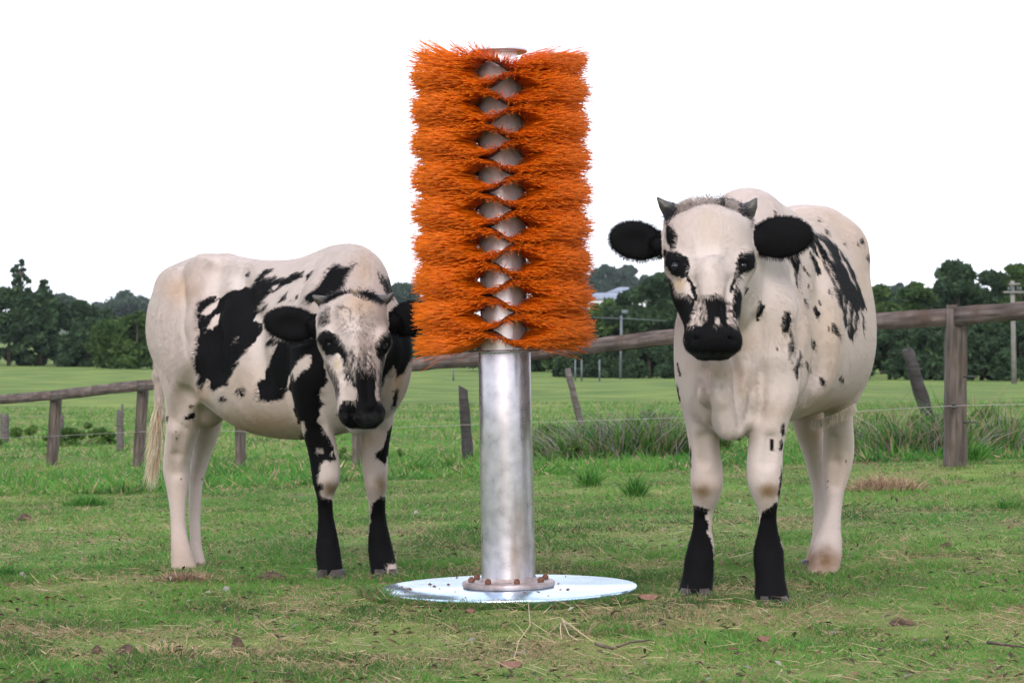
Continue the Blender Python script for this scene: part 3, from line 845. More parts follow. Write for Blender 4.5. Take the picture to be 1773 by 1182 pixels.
# houses on the hill: only roofs and gables show
M_roofb = noise_mat('blue_grey_roof', (.13, .15, .22), (.19, .22, .30), 2, .5)
M_wallw = noise_mat('pale_wall', (.50, .50, .52), (.62, .62, .64), 1, .8)
M_win = noise_mat('window_glass', (.04, .05, .06), (.08, .09, .11), 1, .15)
def house(px, py, D, w, dp, wallh, roofh, label, rz):
    c = Wp(px, py, D); r_ = empty('house', (c[0], c[1], c[2] - wallh - roofh)); r_.rotation_euler = (0, 0, rz); tag(r_, label, 'house')
    m = MB(); m.box((0, 0, (wallh - 14) / 2), (w, dp, wallh + 14)); m.build('wall', M_wallw, r_)
    e = .4; x, y = w / 2 + e, dp / 2 + e; rx = max(.1, w / 2 - dp * .45)
    V = np.array([[-x, -y, wallh], [x, -y, wallh], [x, y, wallh], [-x, y, wallh], [-rx, 0, wallh + roofh], [rx, 0, wallh + roofh]])
    m = MB(); m.add(V, [np.array([[0, 1, 5, 4], [2, 3, 4, 5], [3, 2, 1, 0]]), np.array([[1, 2, 5], [3, 0, 4]])]); m.build('roof', M_roofb, r_)
    for k in (-.3, 0.05, .32):
        m = MB(); m.box((k * w, -dp / 2 - .02, wallh * .55), (w * .13, .08, wallh * .42)); m.build('window', M_win, r_)
house(1048, 507, 560, 12.5, 9, 2.8, 1.7, 'blue grey hip roofed house on the hill right of the brush', .15)
house(1082, 497, 585, 10.0, 8, 2.7, 1.8, 'paler house higher on the hill behind the blue grey one', -.1)

# far hills that carry the back row of trees
def hill(name, px0, px1, D, top_py, seed):
    n = 60; xs = np.linspace((px0 - CX) / FPX * D, (px1 - CX) / FPX * D, n); rg = np.random.default_rng(seed)
    t = np.linspace(0, 1, n); top = CAMZ + (HY - top_py) / FPX * D
    rows = []
    ds = np.linspace(-60, 160, 24)
    for d in ds:
        f = math.exp(-(d / 60.0) ** 2)
        zz = -3 + (top + 3) * f * np.sin(np.clip(t, .0, 1) * math.pi) ** .5
        rows.append(np.stack([xs * (1 + d / D), np.full(n, CAMY + D + d), zz + rg.normal(0, .1, n)], -1))
    V = np.concatenate(rows); i = np.arange(len(V)).reshape(len(ds), n)
    q = np.stack([i[:-1, :-1], i[:-1, 1:], i[1:, 1:], i[1:, :-1]], -1).reshape(-1, 4)
    return tag(mk(name, V, [q], M_hill, smooth=True), kind='structure')
M_hill = noise_mat('wooded_hill', (.025, .045, .02), (.06, .09, .035), .5, .95)
hill('hills', -500, 1000, 640, 556, 1)
hill('hills', 850, 1350, 640, 512, 2)
hill('hills', 1350, 2400, 640, 540, 3)

# thin air between here and the far trees
m_, nt, p = new_mat('thin_haze')
nt.nodes.remove(p); pv = nt.nodes.new('ShaderNodeVolumePrincipled')
pv.inputs['Color'].default_value = (.80, .90, 1.0, 1); pv.inputs['Density'].default_value = 9e-5; pv.inputs['Anisotropy'].default_value = .2
nt.links.new(pv.outputs[0], nt.nodes['Material Output'].inputs['Volume'])
m = MB(); m.box((0, 450, 30), (1500, 1160, 75)); o = m.build('haze', m_); tag(o, kind='stuff')
# ------------------------------------------------------------------ brush post
M_galv, nt, p = new_mat('galvanised_steel')
tc = nt.nodes.new('ShaderNodeTexCoord')
n1 = nt.nodes.new('ShaderNodeTexNoise'); n1.inputs['Scale'].default_value = 26; n1.inputs['Detail'].default_value = 8
n2 = nt.nodes.new('ShaderNodeTexNoise'); n2.inputs['Scale'].default_value = 5.0; n2.inputs['Detail'].default_value = 7
mp2 = nt.nodes.new('ShaderNodeMapping'); mp2.inputs['Scale'].default_value = (1.6, 1.6, .35)
r1 = nt.nodes.new('ShaderNodeValToRGB')
r1.color_ramp.elements[0].position = .3; r1.color_ramp.elements[0].color = (.42, .40, .45, 1)
r1.color_ramp.elements[1].position = .7; r1.color_ramp.elements[1].color = (.60, .57, .63, 1)
r2 = nt.nodes.new('ShaderNodeValToRGB')
r2.color_ramp.elements[0].position = .56; r2.color_ramp.elements[0].color = (0, 0, 0, 1)
r2.color_ramp.elements[1].position = .70; r2.color_ramp.elements[1].color = (.8, .8, .8, 1)
vo = nt.nodes.new('ShaderNodeTexNoise'); vo.inputs['Scale'].default_value = 70; vo.inputs['Detail'].default_value = 3
r3 = nt.nodes.new('ShaderNodeValToRGB')
r3.color_ramp.elements[0].position = .76; r3.color_ramp.elements[0].color = (0, 0, 0, 1)
r3.color_ramp.elements[1].position = .80; r3.color_ramp.elements[1].color = (.6, .6, .6, 1)
mx = nt.nodes.new('ShaderNodeMix'); mx.data_type = 'RGBA'; mx.inputs[7].default_value = (.30, .20, .13, 1)
mx2 = nt.nodes.new('ShaderNodeMix'); mx2.data_type = 'RGBA'; mx2.inputs[7].default_value = (.09, .065, .055, 1)
L = nt.links.new
L(tc.outputs['Object'], n1.inputs['Vector']); L(tc.outputs['Object'], mp2.inputs['Vector']); L(mp2.outputs[0], n2.inputs['Vector']); L(tc.outputs['Object'], vo.inputs['Vector'])
L(n1.outputs['Fac'], r1.inputs['Fac']); L(n2.outputs['Fac'], r2.inputs['Fac']); L(vo.outputs['Fac'], r3.inputs['Fac'])
L(r2.outputs['Color'], mx.inputs[0]); L(r1.outputs['Color'], mx.inputs[6]); L(mx.outputs[2], mx2.inputs[6]); L(r3.outputs['Color'], mx2.inputs[0]); L(mx2.outputs[2], p.inputs['Base Color'])
p.inputs['Metallic'].default_value = .9; p.inputs['Roughness'].default_value = .36
rr_ = nt.nodes.new('ShaderNodeMapRange'); rr_.inputs[3].default_value = .22; rr_.inputs[4].default_value = .36
L(n1.outputs['Fac'], rr_.inputs[0]); L(rr_.outputs[0], p.inputs['Roughness'])
bp = nt.nodes.new('ShaderNodeBump'); bp.inputs['Strength'].default_value = .10; bp.inputs['Distance'].default_value = .002
L(n1.outputs['Fac'], bp.inputs['Height']); L(bp.outputs[0], p.inputs['Normal'])

M_rust = noise_mat('rusty_bolt', (.09, .032, .02), (.17, .075, .045), 40, .8, .2, bump=.4)
M_flange = noise_mat('dull_flange', (.20, .15, .14), (.42, .36, .37), 22, .55, .6, bump=.3)
M_plate = noise_mat('bright_plate', (.42, .56, .72), (.60, .76, .91), 9, .20, .9, bump=.10, bscale=30)  # blue of the reflected sky is put into the metal colour
M_chan = noise_mat('brush_channel', (.12, .11, .13), (.26, .24, .28), 30, .42, .9)
M_drum = noise_mat('brush_drum', (.88, .84, .87), (.96, .92, .95), 14, .26, .35)
M_bris = attr_mat('orange_bristle', rough=.38, trans=.36, spec=.4)

POST = empty('brush_post', (Wp(881, 1030, 7.7)[0], 0, 0.010), (0, R(-1.05), 0))
tag(POST, 'tall cow scratching brush of orange bristles on a galvanised steel post', 'cow brush')
m = MB(); m.lathe([(0.001, .014), (.411, .014), (.413, .012), (.413, -.004), (0.001, -.03)], 96)
m.build('base_plate', M_plate, POST)
m = MB(); m.lathe([(0.086, .015), (.146, .015), (.149, .018), (.149, .030), (.146, .033), (.086, .033)], 72)
m.build('foot_flange', M_flange, POST)
for k in range(8):
    a = 2 * math.pi * (k + .28) / 8
    m = MB(); t = np.arange(6) * math.pi / 3
    prof = np.stack([.0105 * np.cos(t), .0105 * np.sin(t)], -1)
    V = np.concatenate([np.c_[prof, np.full(6, z)] for z in (.034, .046)])
    i = np.arange(6)
    m.add(V, [np.stack([i, (i + 1) % 6, (i + 1) % 6 + 6, i + 6], -1), (i + 6)[None]])
    m.lathe([(.001, .050), (.0065, .050), (.0065, .045)], 8)
    b = m.build('bolt', M_rust, POST); b.location = (.122 * math.cos(a), .122 * math.sin(a), 0); b.rotation_euler = (0, 0, a + k)
PT = .775
m = MB(); prof = [(.0875, .033), (.0866, .04), (.0862, .25), (.0848, .5), (.0842, PT - .01), (.083, PT - .004)]
m.lathe(prof, 96)
m.build('post_tube', M_galv, POST, smooth=True)
m = MB(); m.lathe([(.0995, .030), (.094, .0345), (.0880, .046)][::-1], 72)
m.build('weld_bead', M_flange, POST, smooth=True)
m = MB(); m.lathe([(.001, PT), (.115, PT), (.118, PT - .003), (.118, PT - .006), (.06, PT - .006)][::-1], 72)
m.build('bearing_plate', M_galv, POST)
RD = .075
TOP = 1.742
m = MB(); m.lathe([(RD, PT + .001), (RD, TOP - .065), (.060, TOP - .055), (.060, TOP - .01)], 72)
m.build('brush_drum', M_drum, POST, smooth=True)
m = MB(); m.lathe([(.001, TOP - .012), (.088, TOP - .012), (.092, TOP - .009), (.092, TOP - .002), (.088, TOP), (.001, TOP)], 72)
m.build('top_cap', M_galv, POST)


def ring_z(th, s): return s * .0235 * np.tanh(2.4 * np.cos(th)) / .984


def bristle_mesh(seed, n=2500, ph=0.0, top=False):
    rng = np.random.default_rng(seed)
    th = rng.random(n) * 2 * math.pi
    # bristles sit in bunches
    nb = 84
    th = (np.floor(th / (2 * math.pi) * nb) + rng.normal(.5, .22, n)) * 2 * math.pi / nb
    z0 = ring_z(th, ph) + rng.normal(0, .003, n)
    S = 5
    r = np.linspace(0, 1, S)[None, :]
    Lr = rng.uniform(.196, .219, n) * np.where(rng.random(n) < .05, 1.05, 1)
    front = np.clip(-np.sin(th), 0, 1)
    side = sstep(R(17), R(40), np.arccos(np.clip(np.abs(np.sin(th)), 0, 1)))
    spread = rng.normal(0, 1, n) * (.022 + .030 * side)
    fan = -ph * np.sign(np.cos(th)) * side * rng.uniform(.03, 1.03, n)
    curl = rng.normal(0, 1, n) * (.016 - .010 * front); tang = rng.normal(0, .055, n)
    keep = rng.random(n) < .5 + .5 * side
    Lr = Lr * (.74 + .26 * side)
    Lr = Lr * (1.03 - .25 * (1 - np.clip(np.abs(fan), 0, 1)) ** 1.2 * side)
    rad = .078 + r * Lr[:, None]
    zz = z0[:, None] + spread[:, None] * r ** .65 * Lr[:, None] + curl[:, None] * r ** 2 - .006 * r ** 2 + fan[:, None] * .046 * np.clip(r / .26, 0, 1) ** .8
    # the wavy strip pulls the bunches a little together at its crests
    tt = th[:, None] + tang[:, None] * r + .02 * np.sin(r * 9 + th[:, None] * 40) * r * .3
    if top:
        flick = np.clip(-np.cos(th - R(20)), 0, 1)            # the free top row is flicked up on one side
        lift = flick * rng.uniform(.0, .075, n) * (rng.random(n) < .6)
        zz = zz + lift[:, None] * r ** 1.6
    P = np.stack([rad * np.cos(tt), rad * np.sin(tt), zz], -1)
    wob = .0011 * np.sin(r * 38 + rng.random(n)[:, None] * 6)
    P[..., 2] += wob
    Rd = np.repeat(np.linspace(.00115, .0009, S)[None], n, 0)
    c0 = np.array([1.0, .225, .003]) * rng.uniform(.82, 1.0, (n, 1)) + np.array([0, .05, 0]) * rng.random((n, 1))
    tipd = np.where(rng.random(n) < .35, .78, 1.0)
    cc = c0[:, None] * (1 - (1 - tipd[:, None, None]) * (r[..., None] > .93))
    cc = cc[keep]; V, F = tubes(P[keep], Rd[keep], 3)
    cc = np.repeat(cc, 3, 1).reshape(-1, 3)
    return V, F, cc


def channel(ph):
    n = 120
    th = np.arange(n) * 2 * math.pi / n
    z = ring_z(th, ph)
    prof = [(RD + .0015, -.0085), (.085, -.0055), (.085, .0055), (RD + .0015, .0085)]
    V = np.concatenate([np.stack([q[0] * np.cos(th), q[0] * np.sin(th), z + q[1]], -1) for q in prof])
    i = np.arange(n); F = []
    for k in range(4):
        a = i + k * n; b = (i + 1) % n + k * n; k2 = (k + 1) % 4
        F.append(np.stack([a, b, (i + 1) % n + k2 * n, i + k2 * n], -1))
    return V, [np.concatenate(F)]


# every other strip is bent up on the left and down on the right, the next one the other way
protos = []
for k in range(6):
    ph = 1 if k % 2 else -1
    V, F = channel(ph)
    ring = mk('brush_ring', V, F, M_chan, POST)
    bv, bf, bc = bristle_mesh(50 + k, 2500, ph)
    br = mk('bristle', bv, bf, M_bris, ring, bc); br['kind'] = 'stuff'
    protos.append((ring, br))
ZR0, DZ = .812, .0548
for j in range(17):
    z = ZR0 + j * DZ
    if j < 6:
        ring, br = protos[j]
    elif j < 16:
        src = protos[(j % 2) + 2 * ((j // 2 * 2 + j // 5) % 3)]
        ring = src[0].copy(); COL.objects.link(ring); ring.parent = POST
        br = src[1].copy(); COL.objects.link(br); br.parent = ring
    else:
        ring = protos[0][0].copy(); COL.objects.link(ring); ring.parent = POST
        bv, bf, bc = bristle_mesh(99, 2500, -1, top=True)
        br = mk('bristle', bv, bf, M_bris, ring, bc); br['kind'] = 'stuff'
    ring.location = (0, 0, z)
    ring.rotation_euler = (0, 0, R(random.uniform(-3, 3)))

# crumbs of soil and dung dropped on the plate
rg = np.random.default_rng(8); m = MB()
for q in range(26):
    a = rg.random() * 6.28; r = rg.uniform(.17, .38); s_ = rg.uniform(.003, .009); c = np.array([r * math.cos(a), r * math.sin(a), .014])
    nn = 6; t = np.arange(nn) * 2 * math.pi / nn
    V = np.concatenate([np.stack([c[0] + s_ * np.cos(t) * rg.uniform(.8, 1.3, nn), c[1] + s_ * np.sin(t) * rg.uniform(.8, 1.3, nn), np.full(nn, .0141)], -1), [c + np.array([0, 0, s_ * .8])]])
    m.add(V, [np.array([[k, (k + 1) % nn, nn] for k in range(nn)])])
cr = m.build('soil_crumbs', M_rust, POST); cr['kind'] = 'stuff'
# ------------------------------------------------------------------ animals: smooth implicit bodies meshed as one surface
def dens(t, a, n=120):
    t = np.asarray(t, float); a = np.asarray(a, float)
    tt = np.linspace(t[0], t[-1], n)
    m = np.gradient(a, t)                                  # finite difference tangents, hermite
    i = np.clip(np.searchsorted(t, tt, 'right') - 1, 0, len(t) - 2)
    h = t[i + 1] - t[i]; s = (tt - t[i]) / h
    out = (2*s**3-3*s**2+1)*a[i] + (s**3-2*s**2+s)*h*m[i] + (-2*s**3+3*s**2)*a[i+1] + (s**3-s**2)*h*m[i+1]
    return tt, out


class Loft:
    def __init__(s, o, u, e1, e2, t, c1, c2, w1, w2, n=2.0, egg=0.0, k=0.03, g='body', flip=False):
        s.o = np.asarray(o, float); s.u, s.e1, s.e2 = [np.asarray(v, float) for v in (u, e1, e2)]
        s.tt, s.c1 = dens(t, c1); _, s.c2 = dens(t, c2); _, s.w1 = dens(t, w1); _, s.w2 = dens(t, w2)
        s.w1 = np.maximum(s.w1, 0.008); s.w2 = np.maximum(s.w2, 0.008)
        s.n, s.egg, s.k, s.g = n, egg, k, g
        P = s.o + np.outer(s.tt, s.u) + np.outer(s.c1, s.e1) + np.outer(s.c2, s.e2)
        r = np.maximum(s.w1, s.w2)[:, None] * 1.15
        s.lo = (P - r).min(0); s.hi = (P + r).max(0)
    def d(s, P):
        Q = P - s.o
        t = Q @ s.u
        tc = np.clip(t, s.tt[0], s.tt[-1])
        i = (tc - s.tt[0]) / (s.tt[1] - s.tt[0])
        i0 = np.minimum(i.astype(np.int32), len(s.tt) - 2); f = i - i0
        L = lambda a: a[i0] * (1 - f) + a[i0 + 1] * f
        w1, w2 = L(s.w1), L(s.w2)
        q1 = (Q @ s.e1 - L(s.c1)); q2 = (Q @ s.e2 - L(s.c2))
        if s.egg: w1 = w1 * (1 - s.egg * np.clip(q2 / w2, -1, 1.2))
        a1, a2 = np.abs(q1) / w1, np.abs(q2) / w2
        n = s.n
        rho = (a1 ** n + a2 ** n) ** (1 / n) + 1e-6
        g = np.sqrt((a1 ** (n - 1) / w1) ** 2 + (a2 ** (n - 1) / w2) ** 2) * rho ** (1 - n) + 1e-6
        d2 = np.maximum((rho - 1) / g, -np.minimum(w1, w2))
        dc = np.abs(t - tc)
        return np.where(dc > 0, np.sqrt(np.maximum(d2, 0) ** 2 + dc ** 2), d2)


class Ell:
    def __init__(s, c, r, rot=(0, 0, 0), k=0.03, g='body', sub=False):
        s.c = np.asarray(c, float); s.r = np.asarray(r, float)
        from mathutils import Euler
        s.M = np.array(Euler([R(a) for a in rot]).to_matrix())
        s.k, s.g, s.sub = k, g, sub
        m = s.r.max(); s.lo = s.c - m; s.hi = s.c + m
    def d(s, P):
        q = (P - s.c) @ s.M
        k0 = np.linalg.norm(q / s.r, axis=-1); k1 = np.linalg.norm(q / s.r ** 2, axis=-1) + 1e-6
        return np.maximum(k0 * (k0 - 1) / k1, -s.r.min())


class Cone:
    def __init__(s, a, b, ra, rb, k=0.03, g='body', sub=False):
        s.sub = sub
        s.a, s.b, s.ra, s.rb, s.k, s.g = np.asarray(a, float), np.asarray(b, float), ra, rb, k, g
        s.lo = np.minimum(s.a - ra, s.b - rb); s.hi = np.maximum(s.a + ra, s.b + rb)
    def d(s, P):
        ba = s.b - s.a; h = np.clip(((P - s.a) @ ba) / (ba @ ba), 0, 1)
        return np.linalg.norm(P - s.a - h[..., None] * ba, axis=-1) - (s.ra * (1 - h) + s.rb * h)


def VL(rows, k=0.025, n=2.2, g='leg'):
    """upright loft from rows (py, xl, xr, D, half depth)"""
    rows = sorted(rows, key=lambda r: -(CAMZ + (HY - r[0]) / FPX * r[3]))
    z = [CAMZ + (HY - r[0]) / FPX * r[3] for r in rows]
    t = [z[0] - q for q in z]
    c1 = [((r[1] + r[2]) / 2 - CX) / FPX * r[3] for r in rows]
    w1 = [(r[2] - r[1]) / 2 / FPX * r[3] for r in rows]
    c2 = [r[3] + CAMY for r in rows]
    w2 = [r[4] for r in rows]
    return Loft((0, 0, z[0]), (0, 0, -1), (1, 0, 0), (0, 1, 0), t, c1, c2, w1, w2, n=n, k=k, g=g)


def TL(A, B, rows, k=0.04, g='body', egg=0.15):
    """torso loft along the horizontal line A-B (plan points); rows (px, D, ytop, ybot, half width)"""
    A = np.array([A[0], A[1], 0.0]); B = np.array([B[0], B[1], 0.0])
    u = (B - A) / np.linalg.norm(B - A); e1 = np.array([u[1], -u[0], 0]); e2 = np.array([0, 0, 1.0])
    t = []; c1 = []; c2 = []; w1 = []; w2 = []
    for px, D, yt, yb, hw in rows:
        p = Wp(px, (yt + yb) / 2, D)
        t.append((p - A) @ u); c1.append((p - A) @ e1); c2.append(p[2]); w1.append(hw); w2.append((yb - yt) / 2 / FPX * D)
    return Loft(A, u, e1, e2, t, c1, c2, w1, w2, n=2.15, egg=egg, k=k, g=g)


def mesh_sdf(prims, h):
    lo = np.min([p.lo for p in prims], 0) - 0.03; hi = np.max([p.hi for p in prims], 0) + 0.03
    n = np.ceil((hi - lo) / h).astype(int) + 1
    F = np.full(n, 0.5, np.float32)
    for p in prims:
        m = max(p.k, 2.5 * h) + h
        i0 = np.clip(np.floor((p.lo - m - lo) / h).astype(int), 0, n); i1 = np.clip(np.ceil((p.hi + m - lo) / h).astype(int) + 1, 0, n)
        ax = [lo[a] + np.arange(i0[a], i1[a]) * h for a in range(3)]
        G = np.stack(np.meshgrid(*ax, indexing='ij'), -1)
        d = p.d(G.reshape(-1, 3)).reshape(G.shape[:3]).astype(np.float32)
        S = F[i0[0]:i1[0], i0[1]:i1[1], i0[2]:i1[2]]
        if getattr(p, 'sub', False):
            d = -d; hh = np.maximum(p.k - np.abs(S - d), 0) / p.k
            S[...] = np.maximum(S, d) + hh * hh * p.k * 0.25
        else:
            hh = np.maximum(p.k - np.abs(S - d), 0) / p.k
            S[...] = np.minimum(S, d) - hh * hh * p.k * 0.25
    # surface nets
    ins = F < 0
    c = ins[:-1, :-1, :-1].astype(np.int8)
    s = np.zeros_like(c)
    offs = [(a, b, d) for a in (0, 1) for b in (0, 1) for d in (0, 1)]
    N1 = np.array(F.shape) - 1
    for a, b, d in offs: s += ins[a:a + N1[0], b:b + N1[1], d:d + N1[2]]
    I = np.argwhere((s > 0) & (s < 8))
    cv = np.stack([F[I[:, 0] + a, I[:, 1] + b, I[:, 2] + d] for a, b, d in offs], 1)
    O = np.array(offs, float)
    acc = np.zeros((len(I), 3)); cnt = np.zeros(len(I))
    for e0 in range(8):
        for e1 in range(e0 + 1, 8):
            if np.abs(O[e0] - O[e1]).sum() == 1:
                x = (cv[:, e0] < 0) != (cv[:, e1] < 0)
                t = np.where(x, cv[:, e0] / (cv[:, e0] - cv[:, e1] + 1e-20), 0)
                acc += np.where(x[:, None], O[e0] + t[:, None] * (O[e1] - O[e0]), 0); cnt += x
    V = lo + (I + acc / cnt[:, None]) * h
    idx = np.full(tuple(N1), -1, np.int32); idx[I[:, 0], I[:, 1], I[:, 2]] = np.arange(len(I))
    Q = []
    for ax in range(3):
        b, d = [(1, 2), (2, 0), (0, 1)][ax]
        sl0 = [slice(1, -1)] * 3; sl1 = [slice(1, -1)] * 3
        sl0[ax] = slice(0, -1); sl1[ax] = slice(1, None)
        A0 = ins[tuple(sl0)]; A1 = ins[tuple(sl1)]
        E = np.argwhere(A0 != A1)
        start = np.ones(3, int); start[ax] = 0
        flip = A0[E[:, 0], E[:, 1], E[:, 2]]
        E = E + start
        def at(db, dd):
            J = E.copy(); J[:, b] -= db; J[:, d] -= dd
            J = np.clip(J, 0, N1 - 1)
            return idx[J[:, 0], J[:, 1], J[:, 2]]
        q = np.stack([at(1, 1), at(0, 1), at(0, 0), at(1, 0)], 1)
        q[~flip] = q[~flip][:, ::-1]
        Q.append(q[(q >= 0).all(1)])
    Q = np.concatenate(Q)
    # light smoothing
    for it in range(16):
        S = np.zeros_like(V); c = np.zeros(len(V))
        for k in range(4):
            a, b2 = Q[:, k], Q[:, (k + 1) % 4]
            for ch in range(3):
                S[:, ch] += np.bincount(a, V[b2, ch], len(V)) + np.bincount(b2, V[a, ch], len(V))
            c += np.bincount(a, minlength=len(V)) + np.bincount(b2, minlength=len(V))
        w = 0.6 if it % 2 == 0 else -0.56
        V = V * (1 - w) + w * S / np.maximum(c, 1)[:, None]
    return V, Q


def skin_D(prims, px, py, D0=6.6, D1=9.8):
    """distance at which a sight line first meets the skin"""
    Ds = np.linspace(D0, D1, 800); P = np.array([Wp(px, py, d) for d in Ds]); f = np.full(len(Ds), 9.)
    for p in prims:
        d = p.d(P)
        if getattr(p, 'sub', False): hh = np.maximum(p.k - np.abs(f + d), 0) / p.k; f = np.maximum(f, -d) + hh * hh * p.k * .25
        else: hh = np.maximum(p.k - np.abs(f - d), 0) / p.k; f = np.minimum(f, d) - hh * hh * p.k * .25
    i = np.argmax(f < 0)
    return Ds[i] if f[i] < 0 else None


def crease(prims, pts, r, lift, sub, k=.03, g='torso'):
    """a fold (sub) or a ridge along the skin"""
    c = []
    for x, y in pts:
        D = skin_D(prims, x, y)
        if D: c.append(Wp(x, y, D + lift))
    for a, b in zip(c, c[1:]): prims.append(Cone(a, b, r, r, k=k, g=g, sub=sub))


def vnormals(V, Q):
    n = np.cross(V[Q[:, 2]] - V[Q[:, 0]], V[Q[:, 3]] - V[Q[:, 1]])
    N = np.zeros_like(V)
    for k in range(4):
        for ch in range(3): N[:, ch] += np.bincount(Q[:, k], n[:, ch], len(V))
    return unit(N)


def sample_surface(V, Q, N, count, rng):
    a = np.linalg.norm(np.cross(V[Q[:, 2]] - V[Q[:, 0]], V[Q[:, 3]] - V[Q[:, 1]]), axis=1)
    f = rng.choice(len(Q), count, p=a / a.sum())
    u, v = rng.random((2, count, 1))
    w = [(1 - u) * (1 - v), u * (1 - v), u * v, (1 - u) * v]
    P = sum(w[k] * V[Q[f, k]] for k in range(4)); n = unit(sum(w[k] * N[Q[f, k]] for k in range(4)))
    return P, n


def groups_of(prims, P):
    gs = sorted({p.g for p in prims if not getattr(p, 'sub', False)})
    best = np.full(len(P), 9.0); gi = np.zeros(len(P), int)
    for p in prims:
        if getattr(p, 'sub', False): continue
        d = p.d(P); m = d < best
        best[m] = d[m]; gi[m] = gs.index(p.g)
    return np.array(gs)[gi]


class Mask:
    """coat markings: polygons rasterised at 2 px per photo pixel"""
    def __init__(s, x0, y0, x1, y1, S=2):
        s.x0, s.y0, s.S = x0, y0, S
        s.A = np.zeros(((y1 - y0) * S, (x1 - x0) * S), np.float32)
        gy, gx = np.mgrid[0:s.A.shape[0], 0:s.A.shape[1]]
        s.gx = gx / S + x0; s.gy = gy / S + y0
    def poly(s, pts, org=(0, 0), sc=1.0, val=1.0):
        P = np.array(pts, float) / sc + np.array(org)
        x0, y0 = np.floor(P.min(0)) ; x1, y1 = np.ceil(P.max(0))
        H, W = s.A.shape
        a = int(max(0, (y0 - s.y0) * s.S)); b = int(min(H, (y1 - s.y0) * s.S + 1)); c = int(max(0, (x0 - s.x0) * s.S)); d = int(min(W, (x1 - s.x0) * s.S + 1))
        if b <= a or d <= c: return s
        X = s.gx[a:b, c:d]; Y = s.gy[a:b, c:d]; ins = np.zeros(X.shape, bool)
        for i in range(len(P)):
            xa, ya = P[i]; xb, yb = P[i - 1]
            if ya == yb: continue
            ins ^= ((ya > Y) != (yb > Y)) & (X < (xb - xa) * (Y - ya) / (yb - ya) + xa)
        s.A[a:b, c:d][ins] = val
        return s
    def ell(s, cx, cy, rx, ry, org=(0, 0), sc=1.0, val=1.0, ang=0):
        t = np.linspace(0, 2 * math.pi, 14)[:-1]
        ca, sa = math.cos(R(ang)), math.sin(R(ang))
        return s.poly([(cx + rx * math.cos(q) * ca - ry * math.sin(q) * sa, cy + rx * math.cos(q) * sa + ry * math.sin(q) * ca) for q in t], org, sc, val)
    def at(s, x, y):
        X = np.clip((x - s.x0) * s.S, 0, s.A.shape[1] - 1.01); Y = np.clip((y - s.y0) * s.S, 0, s.A.shape[0] - 1.01)
        i = X.astype(int); j = Y.astype(int); fx = X - i; fy = Y - j; A = s.A
        return (A[j, i] * (1 - fx) + A[j, i + 1] * fx) * (1 - fy) + (A[j + 1, i] * (1 - fx) + A[j + 1, i + 1] * fx) * fy


WHITE = np.array([0.44, 0.378, 0.36]); CREAM = np.array([0.38, 0.275, 0.19]); BLACK = np.array([0.0035, 0.0035, 0.0045])
STAIN = np.array([0.20, 0.125, 0.06]); PINK = np.array([0.43, 0.32, 0.285])

M_coat = attr_mat('coat_skin', rough=0.8, spec=0.08, bump=0.05, bscale=60, sheen=0.6)
M_fur = attr_mat('coat_hair', rough=0.65, trans=0.45, spec=0.08)
M_short = attr_mat('short_coat_hair', rough=0.7, trans=0.0, spec=0.12, sheen=.4)
M_horn = noise_mat('horn', (0.02, 0.018, 0.018), (0.085, 0.075, 0.07), 30, 0.45, bump=0.3)
M_hoof = noise_mat('hoof', (0.010, 0.008, 0.008), (0.05, 0.036, 0.032), 25, 0.6, bump=0.5)
M_eye, _nt, _p = new_mat('eye_wet')
_p.inputs['Base Color'].default_value = (0.006, 0.006, 0.012, 1); _p.inputs['Roughness'].default_value = 0.06
M_nose = noise_mat('wet_nose', (0.005, 0.005, 0.006), (0.022, 0.020, 0.022), 40, 0.6, bump=0.4, bscale=110, spec=.08)


